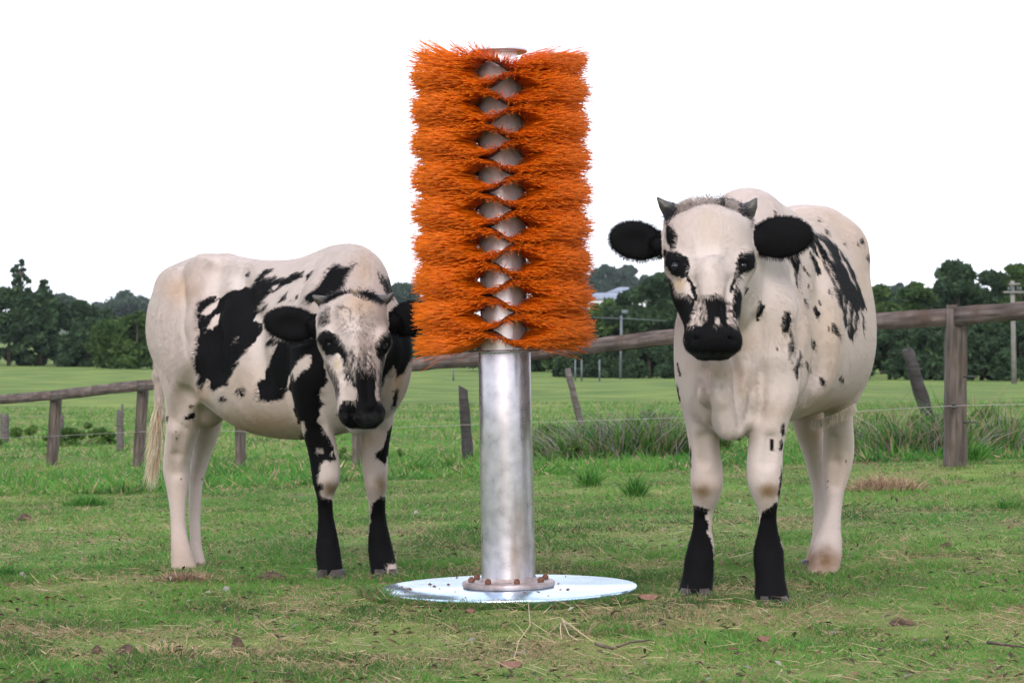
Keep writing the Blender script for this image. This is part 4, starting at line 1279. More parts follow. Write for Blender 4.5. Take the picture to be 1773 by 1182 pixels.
def coat_at(P, N, G, cfg, rng, fine=0.0):
    """colour of the coat at points P"""
    x, y = to_px(P)
    st = cfg['streak']
    a = (fbm(P, 55, 5, 2) - 0.5) * 14 + rng.normal(0, fine, len(P))
    b = (fbm(P, 38, 11, 2) - 0.5) * 6
    wx = x + a * st[0] - b * st[1]; wy = y + a * st[1] + b * st[0]
    hx = x + (fbm(P, 90, 15, 2) - 0.5) * 5 + rng.normal(0, fine * .35, len(P)); hy = y + (fbm(P, 90, 25, 2) - 0.5) * 5 + rng.normal(0, fine * .6, len(P))
    body = cfg['body'].at(wx, wy); head = cfg['head'].at(hx, hy)
    legm = cfg['body'].at(hx, hy)
    isleg = np.char.startswith(G, 'leg'); ishead = np.isin(G, ['head', 'muzzle']); isear = G == 'ear'
    tocam = unit(np.array([0, CAMY, CAMZ]) - P)
    face = (N * tocam).sum(1)
    blk = np.where(ishead, head, np.where(isleg, legm, body))
    back = sstep(0.64, 0.70, fbm(P, 4.2, cfg['seed'], 3)) * (P[:, 2] > 0.35)
    blk = np.where((face < -0.05) & ~isear & ~ishead, back, blk)
    blk = np.where(isear | (G == 'muzzle'), 1.0, blk)
    n1 = fbm(P, 3.0, cfg['seed'] + 3, 3); n2 = fbm(P, 14.0, cfg['seed'] + 5, 3)
    base = WHITE + (CREAM - WHITE) * (sstep(0.50, 0.85, n1) * 0.55 + sstep(0.5, 0.9, n2) * 0.12)[:, None]
    base = base + (PINK - base) * (sstep(0.3, 0.7, fbm(P, 5, cfg['seed'] + 9, 2)) * 0.25)[:, None]
    for cx, cy, rx, ry, s, c in cfg['tints']:  # stains and coat tones, plus belly shade painted as colour
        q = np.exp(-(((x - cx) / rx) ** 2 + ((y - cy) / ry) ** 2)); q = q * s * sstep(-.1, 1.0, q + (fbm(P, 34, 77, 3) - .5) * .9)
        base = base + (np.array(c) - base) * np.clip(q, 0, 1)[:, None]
    low = sstep(0.16, 0.02, P[:, 2] + 0.03) * (0.25 + 0.7 * n2)
    base = base + (STAIN - base) * (np.clip(low, 0, .8) * cfg.get('mud', 0.6))[:, None]
    mot = np.clip(.5 + 1.7 * (fbm(P * np.array([1, 1, .35]), 260, 35, 2) - .5) + rng.normal(0, fine * .06, len(P)), 0.02, .98)
    part = (blk > .12) & (blk < .95) & (ishead | (fine > 0))
    blk = np.where(part, sstep(mot - .45, mot + .45, blk), blk)
    blk = np.clip(blk, 0, 1)
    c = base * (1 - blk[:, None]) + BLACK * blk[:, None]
    return c * (1 + (rng.random(len(P))[:, None] - 0.5) * (0.06 + (0.10 if fine else 0)))


def make_cow(name, prims, cfg, loc, h=0.0062, nfur=420000, seed=1):
    rng = np.random.default_rng(seed)
    V, Q = mesh_sdf(prims, h)
    N = vnormals(V, Q)
    G = groups_of(prims, V)
    C = coat_at(V, N, G, cfg, rng)
    root = empty(name, loc)
    off = np.array(loc)
    bo = mk('body', V - off, [Q], M_coat, root, C, smooth=True)
    bo.data.materials.append(M_nose)
    mi = ((G == 'muzzle')[Q].sum(1) >= 4) & (C[Q].mean((1, 2)) < .03)
    bo.data.polygons.foreach_set('material_index', mi.astype(np.int32))
    # short coat hair
    P, n = sample_surface(V, Q, N, nfur, rng)
    g = groups_of(prims, P)
    keep = (P[:, 2] > cfg['minz'])
    P, n, g = P[keep], n[keep], g[keep]
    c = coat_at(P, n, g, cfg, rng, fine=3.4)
    flow = np.tile(np.array(cfg['flow'], float), (len(P), 1))
    hc = np.array(cfg['headc'])
    hd = (P - hc); hd[:, 1] *= .2
    whorl = unit(hd) * np.array([1.0, 0.3, 1.0])
    ih = np.isin(g, ['head'])
    flow[ih] = whorl[ih] + np.array([0, 0, -0.2])
    ie = g == 'ear'; flow[ie] = unit(P[ie] - hc) * np.array([1, .3, .2])
    flow += rng.normal(0, 0.22, flow.shape)
    t = flow - n * (flow * n).sum(1, keepdims=True)
    d = unit(unit(t) + n * rng.uniform(0.05, 0.17, (len(P), 1)))
    L = rng.uniform(0.014, 0.025, len(P))
    L[ie] *= .9; L[np.char.startswith(g, 'leg')] *= 0.7
    L[g == 'muzzle'] *= 0.12
    w = np.full(len(P), 0.0013); w[ie] *= 1.3
    sd = unit(np.cross(d, n + rng.normal(0, 0.3, n.shape)))
    bv, bf, k = blades(P - n * 0.001, d, L, w, sd, two=False)
    hair = mk('short_hair', bv - off, bf, M_short, root, np.repeat(c, k, 0), smooth=True)
    nn = unit(n + d * .10 + rng.normal(0, .02, n.shape))
    hair.data.normals_split_custom_set_from_vertices(np.repeat(nn, k, 0).tolist())   # short hair takes the light like the skin it lies on
    tag(hair, kind='stuff')
    return root, off, V, Q, N, G, rng


def tufts(root, off, name, roots, dirs, L, col, rng, width=0.0016, bend=(0, 0, -0.3), label=None):
    n = len(roots)
    sd = unit(np.cross(dirs, rng.normal(0, 1, (n, 3))))
    bv, bf, k = blades(roots, unit(dirs), L, np.full(n, width), sd, np.tile(np.array(bend, float), (n, 1)) + rng.normal(0, .08, (n, 3)))
    o = mk(name, bv - off, bf, M_fur, root, np.repeat(col, k, 0))
    tag(o, label, kind='stuff')
    return o


def ear_fringe(root, off, V, N, G, rng, n=16000):
    i = np.where(G == 'ear')[0]
    i = rng.choice(i, n)
    out = N[i] * np.array([1, .25, 1]) + rng.normal(0, .25, (n, 3))
    sel = np.hypot(N[i][:, 0], N[i][:, 2]) > .75
    i, out = i[sel], out[sel]; n = len(i)
    return tufts(root, off, 'ear_hair', V[i], unit(out), rng.uniform(.004, .015, n), np.array([.006, .006, .007]) * rng.uniform(.5, 1.6, (n, 1)), rng, .0009, (0, 0, -.3))


def lashes(root, off, c, rng, s):
    n = 60
    r0 = np.array(c) + np.stack([rng.uniform(-.014, .014, n), np.full(n, -.004), rng.uniform(.006, .011, n)], -1)
    d = np.stack([rng.normal(s * .4, .4, n), np.full(n, -1.0), rng.uniform(-.5, .2, n)], -1)
    tufts(root, off, 'eyelashes', r0, unit(d), rng.uniform(.010, .018, n), np.full((n, 3), .006), rng, .0012)


def horn(root, off, pts, rad):
    m = MB(); m.tube(np.array(pts) - off, rad, 10)
    return m.build('horn', M_horn, root, smooth=True)


def eye(root, off, c, r, look):
    m = MB()
    a = np.linspace(-math.pi / 2, math.pi / 2, 9)
    m.lathe(np.stack([np.maximum(r * np.cos(a), 1e-5), r * np.sin(a)], -1), 16)
    o = m.build('eye', M_eye, root, smooth=True)
    o.location = np.array(c) - off
    return o


def hoof(root, off, px, py, D, w, yaw=0.0, ln=0.118, hgt=0.026):
    """two claws side by side"""
    c = Wp(px, py, D); o = None
    m = MB()
    for s in (-1, 1):
        prof = []
        nseg = 12
        rings = []
        for hgt_i, sc_ in ((-0.012, 1.0), (hgt * 0.45, 0.92), (hgt, 0.72)):
            a = np.arange(nseg) / nseg * 2 * math.pi
            xx = np.sign(np.cos(a)) * np.abs(np.cos(a)) ** 0.8 * w * 0.235 * sc_ + s * w * 0.25
            yy = np.sin(a) * ln * 0.5 * sc_ - 0.012 * (1 - hgt_i / hgt)
            rings.append(np.stack([xx, yy, np.full(nseg, hgt_i)], -1))
        Vv = np.concatenate(rings + [np.array([[s * w * 0.25, 0, hgt]])])
        i = np.arange(nseg)
        F4 = np.concatenate([np.stack([i + k * nseg, (i + 1) % nseg + k * nseg, (i + 1) % nseg + (k + 1) * nseg, i + (k + 1) * nseg], -1) for k in (0, 1)])
        F3 = np.stack([i + 2 * nseg, (i + 1) % nseg + 2 * nseg, np.full(nseg, 3 * nseg)], -1)
        m.add(Vv, [F4, F3])
    o = m.build('hoof', M_hoof, root, smooth=True)
    o.location = c - off; o.rotation_euler = (0, 0, R(yaw))
    return o


def scan(ZX, ZY, S, lst):
    """polygon in zoom coordinates"""
    return lst


# =============================== left heifer: turned three quarters, head to the lens
def left_cow():
    P = []
    rows = [(292, 9.13, 500, 590, .07), (312, 9.05, 464, 640, .155), (345, 8.96, 445, 672, .195), (395, 8.84, 442, 710, .212), (450, 8.72, 450, 748, .228),
            (520, 8.58, 448, 760, .225), (580, 8.45, 432, 752, .20), (622, 8.34, 442, 738, .175), (648, 8.28, 505, 715, .125), (660, 8.24, 560, 660, .05)]
    A = Wp(292, 600, 9.13)[:2]; B = Wp(650, 600, 8.26)[:2]
    P.append(TL(A, B, rows, k=0.05, g='torso', egg=0.16))
    # withers, neck base, shoulders
    P.append(Ell(Wp(604, 478, 8.46), (.10, .13, .10), (0, 0, 40), k=.06, g='torso'))
    P.append(Ell(Wp(563, 590, 8.28), (.11, .075, .22), (0, 0, 35), k=.08, g='torso'))       # near shoulder
    P.append(Ell(Wp(672, 615, 8.40), (.075, .10, .16), (0, 0, 30), k=.08, g='torso'))         # far shoulder
    P.append(Cone(Wp(608, 505, 8.48), Wp(612, 575, 8.16), .125, .10, k=.07, g='torso'))
    P.append(Cone(Wp(625, 600, 8.35), Wp(608, 600, 8.10), .14, .09, k=.06, g='torso'))
    P.append(Ell(Wp(622, 715, 8.22), (.055, .07, .075), k=.06, g='torso'))                    # brisket
    P.append(Ell(Wp(352, 470, 8.78), (.05, .05, .045), (0, 0, 40), k=.09, g='torso'))        # near hook bone
    P.append(Ell(Wp(392, 455, 9.02), (.06, .05, .035), k=.05, g='torso'))                     # far hook
    P.append(Ell(Wp(298, 492, 9.04), (.05, .05, .045), k=.07, g='torso'))
    P.append(Ell(Wp(384, 505, 8.47), (.085, .045, .085), (0, 0, 0), k=.07, g='torso', sub=True))
    P.append(Ell(Wp(500, 610, 8.22), (.035, .05, .17), (0, 12, 0), k=.06, g='torso', sub=True))                     # pin bone
    P.append(Ell(Wp(318, 590, 8.86), (.10, .085, .25), (0, -4, -40), k=.06, g='torso'))       # near thigh
    P.append(Ell(Wp(372, 700, 8.95), (.05, .06, .09), (0, 25, -40), k=.06, g='torso'))
    # legs (py, xl, xr, D, half depth)
    P.append(VL([(600, 270, 366, 8.90, .12), (650, 279, 358, 8.92, .13), (700, 288, 352, 8.93, .115), (745, 288, 345, 8.96, .095), (790, 284, 331, 9.0, .072),
                 (815, 283, 328, 9.02, .066), (840, 288, 326, 9.01, .052), (875, 294, 322, 8.99, .034), (920, 297, 323, 8.97, .030), (950, 297, 330, 8.94, .036),
                 (972, 297, 337, 8.92, .045), (994, 299, 345, 8.88, .055)], k=.03, g='leg1'))
    P.append(VL([(640, 330, 402, 9.12, .11), (700, 336, 390, 9.14, .10), (750, 334, 379, 9.17, .08), (795, 330, 363, 9.21, .066), (830, 328, 352, 9.21, .050),
                 (870, 327, 348, 9.19, .034), (920, 329, 347, 9.17, .030), (950, 331, 350, 9.15, .035), (975, 336, 356, 9.12, .045), (987, 340, 361, 9.09, .052)], k=.02, g='leg2'))
    P.append(VL([(600, 505, 590, 8.28, .10), (650, 504, 584, 8.27, .10), (700, 511, 567, 8.30, .085), (748, 524, 577, 8.33, .068), (775, 532, 584, 8.34, .06),
                 (805, 538, 588, 8.34, .055), (834, 542, 587, 8.34, .055), (861, 549, 577, 8.36, .042), (891, 551, 577, 8.37, .032), (921, 550, 583, 8.37, .034),
                 (954, 547, 589, 8.36, .042), (975, 549, 592, 8.34, .045), (994, 553, 595, 8.32, .052)], k=.03, g='leg3'))
    P.append(VL([(640, 630, 702, 8.42, .09), (690, 627, 688, 8.43, .08), (730, 626, 681, 8.45, .07), (760, 626, 675, 8.47, .062), (790, 627, 672, 8.48, .056),
                 (820, 629, 671, 8.48, .052), (849, 634, 669, 8.48, .048), (869, 638, 667, 8.50, .038), (894, 640, 668, 8.51, .031), (924, 638, 674, 8.50, .033),
                 (954, 638, 681, 8.49, .040), (972, 640, 685, 8.47, .044), (993, 643, 688, 8.43, .052)], k=.03, g='leg4'))
    # head
    P.append(VL([(507, 585, 640, 8.12, .03), (518, 562, 663, 8.11, .07), (540, 552, 669, 8.10, .10), (565, 550, 671, 8.08, .115), (594, 552, 674, 8.06, .12),
                 (622, 561, 667, 8.03, .115), (646, 569, 662, 8.0, .105), (670, 580, 659, 7.975, .09), (690, 585, 660, 7.95, .08), (712, 589, 664, 7.94, .072),
                 (728, 593, 661, 7.945, .062), (739, 603, 652, 7.955, .035)], k=.03, n=2.35, g='head'))
    P.append(Ell(Wp(626, 716, 7.925), (.073, .06, .042), k=.02, g='muzzle'))
    for x, y in ((609, 709), (645, 708)): P.append(Ell(Wp(x, y, 7.86), (.011, .02, .008), (0, 0, 0), k=.012, g='muzzle', sub=True) if False else Ell(Wp(x, y, 7.868), (.014, .018, .010), k=.010, g='muzzle', sub=True))
    P.append(Ell(Wp(568, 588, 8.0), (.030, .05, .035), k=.03, g='head'))
    P.append(Ell(Wp(662, 588, 8.01), (.028, .05, .035), k=.03, g='head'))
    P.append(Ell(Wp(614, 645, 7.925), (.034, .05, .13), (-8, 0, 0), k=.06, g='head'))
    P.append(Ell(Wp(612, 545, 8.02), (.085, .05, .07), k=.05, g='head'))
    # ears
    P.append(Ell(Wp(505, 561, 8.12), (.093, .020, .058), (0, 8, 8), k=.015, g='ear'))
    P.append(Ell(Wp(508, 563, 8.088), (.064, .022, .036), (0, 8, 8), k=.015, g='ear', sub=True)); P.append(Ell(Wp(702, 553, 8.104), (.055, .022, .036), (0, -10, -25), k=.015, g='ear', sub=True))
    P.append(Cone(Wp(548, 563, 8.11), Wp(562, 562, 8.11), .03, .03, k=.02, g='ear'))
    P.append(Ell(Wp(709, 552, 8.14), (.082, .022, .058), (0, -10, -25), k=.015, g='ear'))
    P.append(Cone(Wp(680, 558, 8.12), Wp(663, 558, 8.11), .03, .03, k=.02, g='ear'))
    # tail
    tp = [Wp(290, 500, 9.14), Wp(276, 560, 9.24), Wp(275, 650, 9.27), Wp(277, 720, 9.26), Wp(272, 775, 9.25)]
    for a, b, ra, rb in zip(tp, tp[1:], (.03, .024, .018, .014), (.024, .018, .014, .010)): P.append(Cone(a, b, ra, rb, k=.02, g='tail'))

    crease(P, [(350, 456), (344, 500), (341, 560), (346, 620), (358, 680)], .022, .017, False, .05)
    crease(P, [(372, 470), (366, 520), (362, 580), (368, 640)], .030, -.020, True, .06)
    crease(P, [(404, 470), (430, 560), (446, 660)], .03, -.024, True, .07)
    crease(P, [(600, 640), (607, 690), (612, 740)], .012, -.004, True, .03)
    crease(P, [(672, 660), (664, 700), (655, 745)], .012, -.004, True, .03)
    crease(P, [(318, 745), (306, 790), (306, 820)], .010, -.005, True, .025, 'leg1')
    crease(P, [(330, 640), (322, 690), (300, 730)], .02, -.012, True, .05)
    crease(P, [(552, 690), (556, 740), (560, 790)], .010, -.005, True, .025, 'leg3')
    crease(P, [(560, 880), (565, 930)], .008, -.004, True, .02, 'leg3')
    crease(P, [(576, 975), (577, 1000)], .007, .0, True, .012, 'leg3'); crease(P, [(667, 975), (668, 1000)], .007, .0, True, .012, 'leg4')
    crease(P, [(323, 975), (324, 1000)], .007, .0, True, .012, 'leg1')
    crease(P, [(590, 610), (592, 650), (596, 690)], .010, -.004, True, .025, 'head'); crease(P, [(636, 610), (637, 660), (638, 690)], .008, -.004, True, .02, 'head')
    crease(P, [(600, 530), (604, 560)], .012, -.006, True, .03, 'head')
    A_ = dict(org=(230, 400), sc=3.283); B_ = dict(org=(230, 700), sc=3.345); C_ = dict(org=(430, 480), sc=4.221)
    mb = Mask(230, 400, 780, 1010)
    for q in ([(690,285),(720,245),(760,215),(810,205),(800,225),(745,260),(800,262),(860,270),(900,240),(975,232),(960,265),(900,300),(840,320),(800,345),(760,375),(740,400),(775,410),(760,440),(700,470),(680,515),(740,525),(745,560),(700,620),(650,680),(610,720),(590,780),(560,830),(540,880),(490,885),(450,920),(440,860),(410,850),(395,925),(375,850),(358,740),(360,680),(380,600),(370,530),(375,400),(430,375),(480,362),(475,385),(540,350),(600,330),(660,310),(700,300)],
              [(830,400),(890,330),(880,380),(820,420)], [(890,385),(905,380),(895,405)], [(930,360),(945,350),(935,390),(925,395)],
              [(975,385),(1000,350),(1060,310),(1100,255),(1110,215),(1160,190),(1200,215),(1240,200),(1275,185),(1250,225),(1225,265),(1210,320),(1160,355),(1100,380),(1050,390),(1000,410)],
              [(975,290),(985,250),(1025,225),(1010,260)], [(880,275),(930,250),(960,255),(900,295)],
              [(760,640),(790,600),(750,540),(830,620),(1050,600),(1080,700),(1110,860),(1070,900),(1060,940),(1085,985),(1060,1020),(1040,1070),(1080,1110),(1110,1182),(965,1182),(955,1110),(940,1080),(920,1000),(905,940),(880,900),(850,960),(790,970),(715,955),(708,860),(745,840),(770,760),(800,700),(820,650),(760,655)],
              [(290,1060),(320,1035),(355,1030),(350,1060),(300,1075)], [(320,990),(340,980),(350,995),(325,1003)], [(1150,1040),(1180,1025),(1180,1050)],
              [(1380,230),(1460,280),(1500,340),(1480,400),(1430,340)],
              [(1430,540),(1620,560),(1620,700),(1585,720),(1545,800),(1500,830),(1490,760),(1440,800),(1420,900),(1400,700)], [(1480,900),(1510,900),(1495,1000),(1470,1000)]):
        mb.poly(q, **A_)
    for q in ([(388,465),(430,428),(480,392),(488,415),(440,465),(400,490)], [(415,560),(440,530),(475,470),(495,470),(490,520),(450,560)],
              [(905,800),(940,740),(985,700),(1015,705),(1010,770),(960,800),(920,850)], [(870,860),(905,800),(880,900)], [(590,610),(600,600),(600,650)],
              [(700,430),(770,405),(720,450)], [(780,330),(830,300),(800,340)]):
        mb.poly(q, val=0.0, **A_)
    mb.ell(620, 915, 32, 20, ang=30, **A_); mb.ell(515, 955, 24, 16, ang=30, **A_); mb.ell(655, 248, 12, 20, ang=25, **A_); mb.ell(195, 1065, 6, 20, **A_)
    for q in ([(930,0),(1110,0),(1075,30),(1085,60),(1065,90),(1075,130),(1120,160),(1150,220),(1165,260),(1178,320),(1140,330),(1110,320),(1090,350),(1085,400),(1070,450),(1100,455),(1112,490),(1085,510),(1100,535),(1165,560),(1170,640),(1190,740),(1210,850),(1240,1100),(1000,1100),(1040,850),(1050,640),(1055,540),(1015,440),(1000,330),(980,200),(975,150),(945,60)],
              [(1500,120),(1475,160),(1460,220),(1450,250),(1410,280),(1405,305),(1440,330),(1460,355),(1475,300),(1520,180)],
              [(1385,580),(1440,530),(1475,540),(1480,650),(1500,740),(1525,850),(1545,915),(1480,930),(1450,1100),(1385,1100),(1350,850),(1372,700)]):
        mb.poly(q, **B_)
    for q in ([(970,100),(990,95),(1000,140),(990,190),(978,150)], [(1150,300),(1165,265),(1145,280)], [(1480,925),(1560,920),(1560,975),(1500,970)]):
        mb.poly(q, val=0.0, **B_)
    mb.ell(1085, 270, 15, 25, val=.5, ang=-60, **B_)
    for cx, cy in ((250, 155), (252, 200), (282, 430), (400, 427), (517, 153), (197, 85)): mb.ell(cx, cy, 5, 7, **B_)
    mh = Mask(540, 490, 700, 750, 3)
    mh.poly([(540,250),(600,200),(600,330),(560,360),(515,350),(515,260)], val=.7, **C_)
    mh.poly([(640,230),(680,205),(725,215),(720,240),(680,270),(650,285)], val=.6, **C_)
    mh.poly([(600,240),(880,200),(960,330),(900,480),(720,430)], val=.16, **C_); mh.poly([(700,500),(900,480),(930,620),(720,640)], val=.3, **C_); mh.poly([(680,560),(760,540),(900,560),(940,640),(930,720),(700,760)], val=.55, **C_)
    mh.poly([(720,680),(930,660),(940,760),(800,800),(770,800)], val=.75, **C_)
    mh.poly([(560,600),(600,640),(640,700),(670,780),(665,860),(640,890),(600,800),(540,690),(520,560)], val=.75, **C_)
    mh.poly([(960,600),(1000,560),(1010,760),(980,900),(945,880),(950,700)], val=.7, **C_)
    for q in ([(440,100),(560,150),(690,105),(700,130),(640,160),(560,195),(520,205),(440,200)],
              [(745,125),(800,85),(860,100),(1000,100),(1060,190),(960,205),(890,180),(800,150)],
              [(490,440),(530,395),(570,385),(610,395),(660,430),(700,490),(725,570),(718,640),(700,610),(660,560),(560,570),(540,500)],
              [(1040,350),(1000,390),(960,440),(925,490),(928,560),(950,600),(1000,560),(1050,480)],
              [(790,720),(920,700),(925,800),(935,900),(1000,890),(1010,1110),(650,1110),(665,930),(700,895),(785,905),(800,860),(780,800)]):
        mh.poly(q, **C_)
    cfg = dict(body=mb, head=mh, seed=31, streak=(0.72, -0.69), flow=(-0.75, 0.5, -0.55), headc=Wp(612, 560, 7.9), minz=-0.06, mud=0.5,
               tints=[(312, 500, 42, 34, .5, (0.38, .23, .13)), (350, 680, 20, 25, .6, (.30, .2, .13)), (630, 470, 22, 40, .4, (.40, .28, .17)), (450, 735, 110, 34, .7, (.27, .18, .10)), (300, 600, 35, 120, .25, (.36, .30, .31)),  # wide brown belly tint paints the shade under the belly into the coat
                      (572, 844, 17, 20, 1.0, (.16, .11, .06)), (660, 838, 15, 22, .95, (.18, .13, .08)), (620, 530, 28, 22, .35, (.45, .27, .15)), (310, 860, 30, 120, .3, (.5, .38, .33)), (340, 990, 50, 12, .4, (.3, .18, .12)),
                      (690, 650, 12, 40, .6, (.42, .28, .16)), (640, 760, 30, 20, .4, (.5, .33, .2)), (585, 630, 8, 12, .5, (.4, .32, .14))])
    root, off, V, Q, N, G, rng = make_cow('cow', P, cfg, tuple(np.array([Wp(450, 990, 8.7)[0], Wp(450, 990, 8.7)[1], -0.03])), seed=4)
    tag(root, 'heifer left of the brush post with a big black blotch on its flank', 'cow')
    horn(root, off, [Wp(564, 524, 8.10), Wp(556, 521, 8.09), Wp(549, 517, 8.08), Wp(542, 512, 8.07)], [.024, .02, .013, .004])
    horn(root, off, [Wp(656, 521, 8.11), Wp(665, 519, 8.10), Wp(673, 516, 8.09), Wp(681, 507, 8.08)], [.024, .02, .013, .004])
    eye(root, off, Wp(571, 596, 7.962), .0150, None)
    eye(root, off, Wp(664, 597, 7.978), .0145, None)
    hoof(root, off, 321, 998, 8.88, .098, -40); hoof(root, off, 351, 989, 9.10, .09, -40)
    hoof(root, off, 575, 998, 8.30, .092, -20); hoof(root, off, 668, 997, 8.42, .095, 10)
    ear_fringe(root, off, V, N, G, rng); lashes(root, off, Wp(570, 592, 7.955), rng, -1); lashes(root, off, Wp(665, 592, 7.967), rng, 1)
    # tail switch
    n = 3000
    t = rng.random(n) ** 0.8
    cpts = np.array([Wp(277, 690, 9.26), Wp(273, 740, 9.25), Wp(268, 790, 9.24)])
    r0 = cpts[0] * (1 - t[:, None]) + cpts[2] * t[:, None] + rng.normal(0, .007, (n, 3))
    d = np.stack([-0.16 + rng.normal(0, .11, n), rng.normal(0, .14, n), np.full(n, -1.0)], -1)
    bright = rng.random(n)[:, None]
    col = np.array([.72, .66, .54]) * (0.6 + 0.5 * bright) + np.where(rng.random(n)[:, None] < .3, np.array([0., -.12, -.16]), 0)
    tufts(root, off, 'tail_switch', r0, d, rng.uniform(.05, .13, n), col, rng, .0022, (0, 0, -.1))
    # poll hair
    n = 1800
    u = rng.random(n)
    rr = np.array([Wp(572 + 78 * q, 517 - 6 * math.sin(q * 3.1) + rng.normal(0, 4), 8.04 + .04 * rng.random()) for q in u])
    dd = np.stack([(u - .5) * .9 + rng.normal(0, .3, n), rng.normal(-.4, .3, n), rng.uniform(-.1, .8, n)], -1)
    cc = np.where(((u < .45) | (u > .62))[:, None], np.array([.03, .03, .035]), np.array([.5, .38, .28])) * rng.uniform(.6, 1.3, (n, 1))
    tufts(root, off, 'poll_hair', rr, dd, rng.uniform(.015, .035, n), cc, rng, .0015, (0, 0, -.35))
    return root


# =============================== right heifer: facing the lens, body swinging back to the right
def right_cow():
    P = []
    rows = [(1262, 7.42, 600, 690, .05), (1268, 7.46, 520, 735, .125), (1276, 7.58, 430, 752, .175), (1288, 7.72, 352, 752, .188), (1303, 7.84, 336, 742, .195), (1328, 7.98, 348, 735, .225),
            (1350, 8.14, 366, 726, .238), (1374, 8.30, 368, 720, .240), (1404, 8.48, 359, 712, .225), (1424, 8.64, 358, 690, .178), (1434, 8.76, 372, 650, .14), (1450, 8.82, 420, 560, .05)]
    A = Wp(1445, 600, 8.75)[:2]; B = Wp(1268, 600, 7.45)[:2]
    rows = rows[::-1]
    P.append(TL(A, B, rows, k=0.05, g='torso', egg=0.2))
    P.append(Ell(Wp(1292, 372, 7.80), (.085, .14, .075), (0, 0, -18), k=.07, g='torso'))   # withers
    P.append(Ell(Wp(1222, 560, 7.62), (.085, .10, .24), (0, 5, 0), k=.08, g='torso'))        # shoulders
    P.append(Ell(Wp(1352, 560, 7.66), (.085, .10, .24), (0, -5, 0), k=.08, g='torso'))
    P.append(Cone(Wp(1285, 440, 7.75), Wp(1238, 450, 7.35), .16, .12, k=.08, g='torso'))
    P.append(Cone(Wp(1290, 560, 7.62), Wp(1245, 500, 7.38), .15, .10, k=.07, g='torso'))
    P.append(Ell(Wp(1262, 700, 7.42), (.055, .06, .085), k=.06, g='torso'))                  # brisket
    P.append(Cone(Wp(1250, 625, 7.36), Wp(1266, 735, 7.42), .030, .042, k=.05, g='torso'))   # dewlap
    P.append(Ell(Wp(1240, 680, 7.43), (.06, .05, .06), k=.05, g='torso'))
    P.append(Ell(Wp(1300, 690, 7.43), (.06, .05, .06), k=.05, g='torso'))
    P.append(Ell(Wp(1375, 372, 8.55), (.06, .04, .03), k=.05, g='torso'))                    # hooks
    P.append(Ell(Wp(1466, 430, 8.55), (.05, .07, .06), k=.12, g='torso'))
    P.append(Ell(Wp(1458, 590, 8.52), (.082, .13, .24), (0, 0, 0), k=.07, g='torso'))        # thigh
    P.append(Ell(Wp(1395, 590, 8.80), (.085, .13, .22), k=.07, g='torso'))
    for gx, gy in ((1216, 705), (1312, 700)): P.append(Ell(Wp(gx, gy, 7.36), (.014, .05, .07), k=.04, g='torso', sub=True))
    P.append(Ell(Wp(1398, 540, 7.84), (.05, .05, .20), (0, 6, 0), k=.10, g='torso', sub=True))
    # front legs
    P.append(VL([(560, 1178, 1262, 7.62, .10), (640, 1174, 1262, 7.58, .095), (690, 1178, 1250, 7.60, .082), (740, 1188, 1246, 7.63, .066), (780, 1194, 1246, 7.65, .056), (815, 1196, 1252, 7.66, .055),
                 (840, 1196, 1251, 7.66, .054), (865, 1199, 1244, 7.68, .046), (885, 1201, 1235, 7.70, .037), (915, 1199, 1232, 7.71, .032), (945, 1191, 1236, 7.71, .036),
                 (970, 1185, 1236, 7.70, .043), (990, 1183, 1235, 7.69, .043), (1010, 1178, 1234, 7.67, .048), (1028, 1172, 1232, 7.63, .055)], k=.03, g='leg1'))
    P.append(VL([(560, 1308, 1392, 7.60, .10), (640, 1306, 1386, 7.52, .095), (690, 1306, 1380, 7.48, .08), (735, 1302, 1364, 7.47, .066), (775, 1296, 1356, 7.47, .058), (815, 1293, 1354, 7.46, .056),
                 (840, 1296, 1353, 7.46, .055), (865, 1305, 1348, 7.47, .046), (890, 1314, 1344, 7.49, .037), (920, 1312, 1347, 7.50, .033), (950, 1305, 1356, 7.50, .038),
                 (975, 1305, 1357, 7.49, .044), (1000, 1308, 1359, 7.47, .045), (1022, 1307, 1363, 7.45, .050), (1041, 1308, 1366, 7.42, .056)], k=.03, g='leg2'))
    # hind legs
    P.append(VL([(620, 1415, 1494, 8.50, .12), (680, 1424, 1486, 8.50, .10), (720, 1428, 1476, 8.53, .085), (760, 1426, 1478, 8.57, .075), (785, 1425, 1478, 8.59, .068), (820, 1425, 1471, 8.59, .058),
                 (850, 1428, 1461, 8.57, .044), (885, 1428, 1456, 8.54, .034), (915, 1420, 1455, 8.51, .034), (940, 1410, 1457, 8.48, .038), (965, 1404, 1456, 8.45, .043), (985, 1398, 1453, 8.42, .05), (1000, 1396, 1452, 8.39, .055)], k=.02, g='leg3'))
    P.append(VL([(620, 1345, 1430, 8.78, .12), (690, 1358, 1425, 8.78, .10), (735, 1372, 1424, 8.81, .08), (780, 1388, 1428, 8.85, .068), (820, 1400, 1430, 8.86, .055), (860, 1408, 1432, 8.84, .038),
                 (900, 1409, 1430, 8.82, .032), (935, 1405, 1430, 8.80, .035), (960, 1398, 1424, 8.77, .043), (978, 1390, 1420, 8.74, .05)], k=.02, g='leg4'))
    # head
    P.append(VL([(345, 1192, 1268, 7.42, .03), (356, 1168, 1292, 7.40, .065), (376, 1153, 1303, 7.37, .10), (409, 1148, 1299, 7.34, .125), (458, 1152, 1301, 7.31, .135), (495, 1160, 1291, 7.27, .125),
                 (524, 1167, 1284, 7.24, .115), (547, 1178, 1280, 7.205, .10), (564, 1185, 1278, 7.175, .088), (588, 1186, 1282, 7.15, .08), (604, 1190, 1278, 7.15, .07), (617, 1205, 1263, 7.16, .04)], k=.03, n=2.35, g='head'))
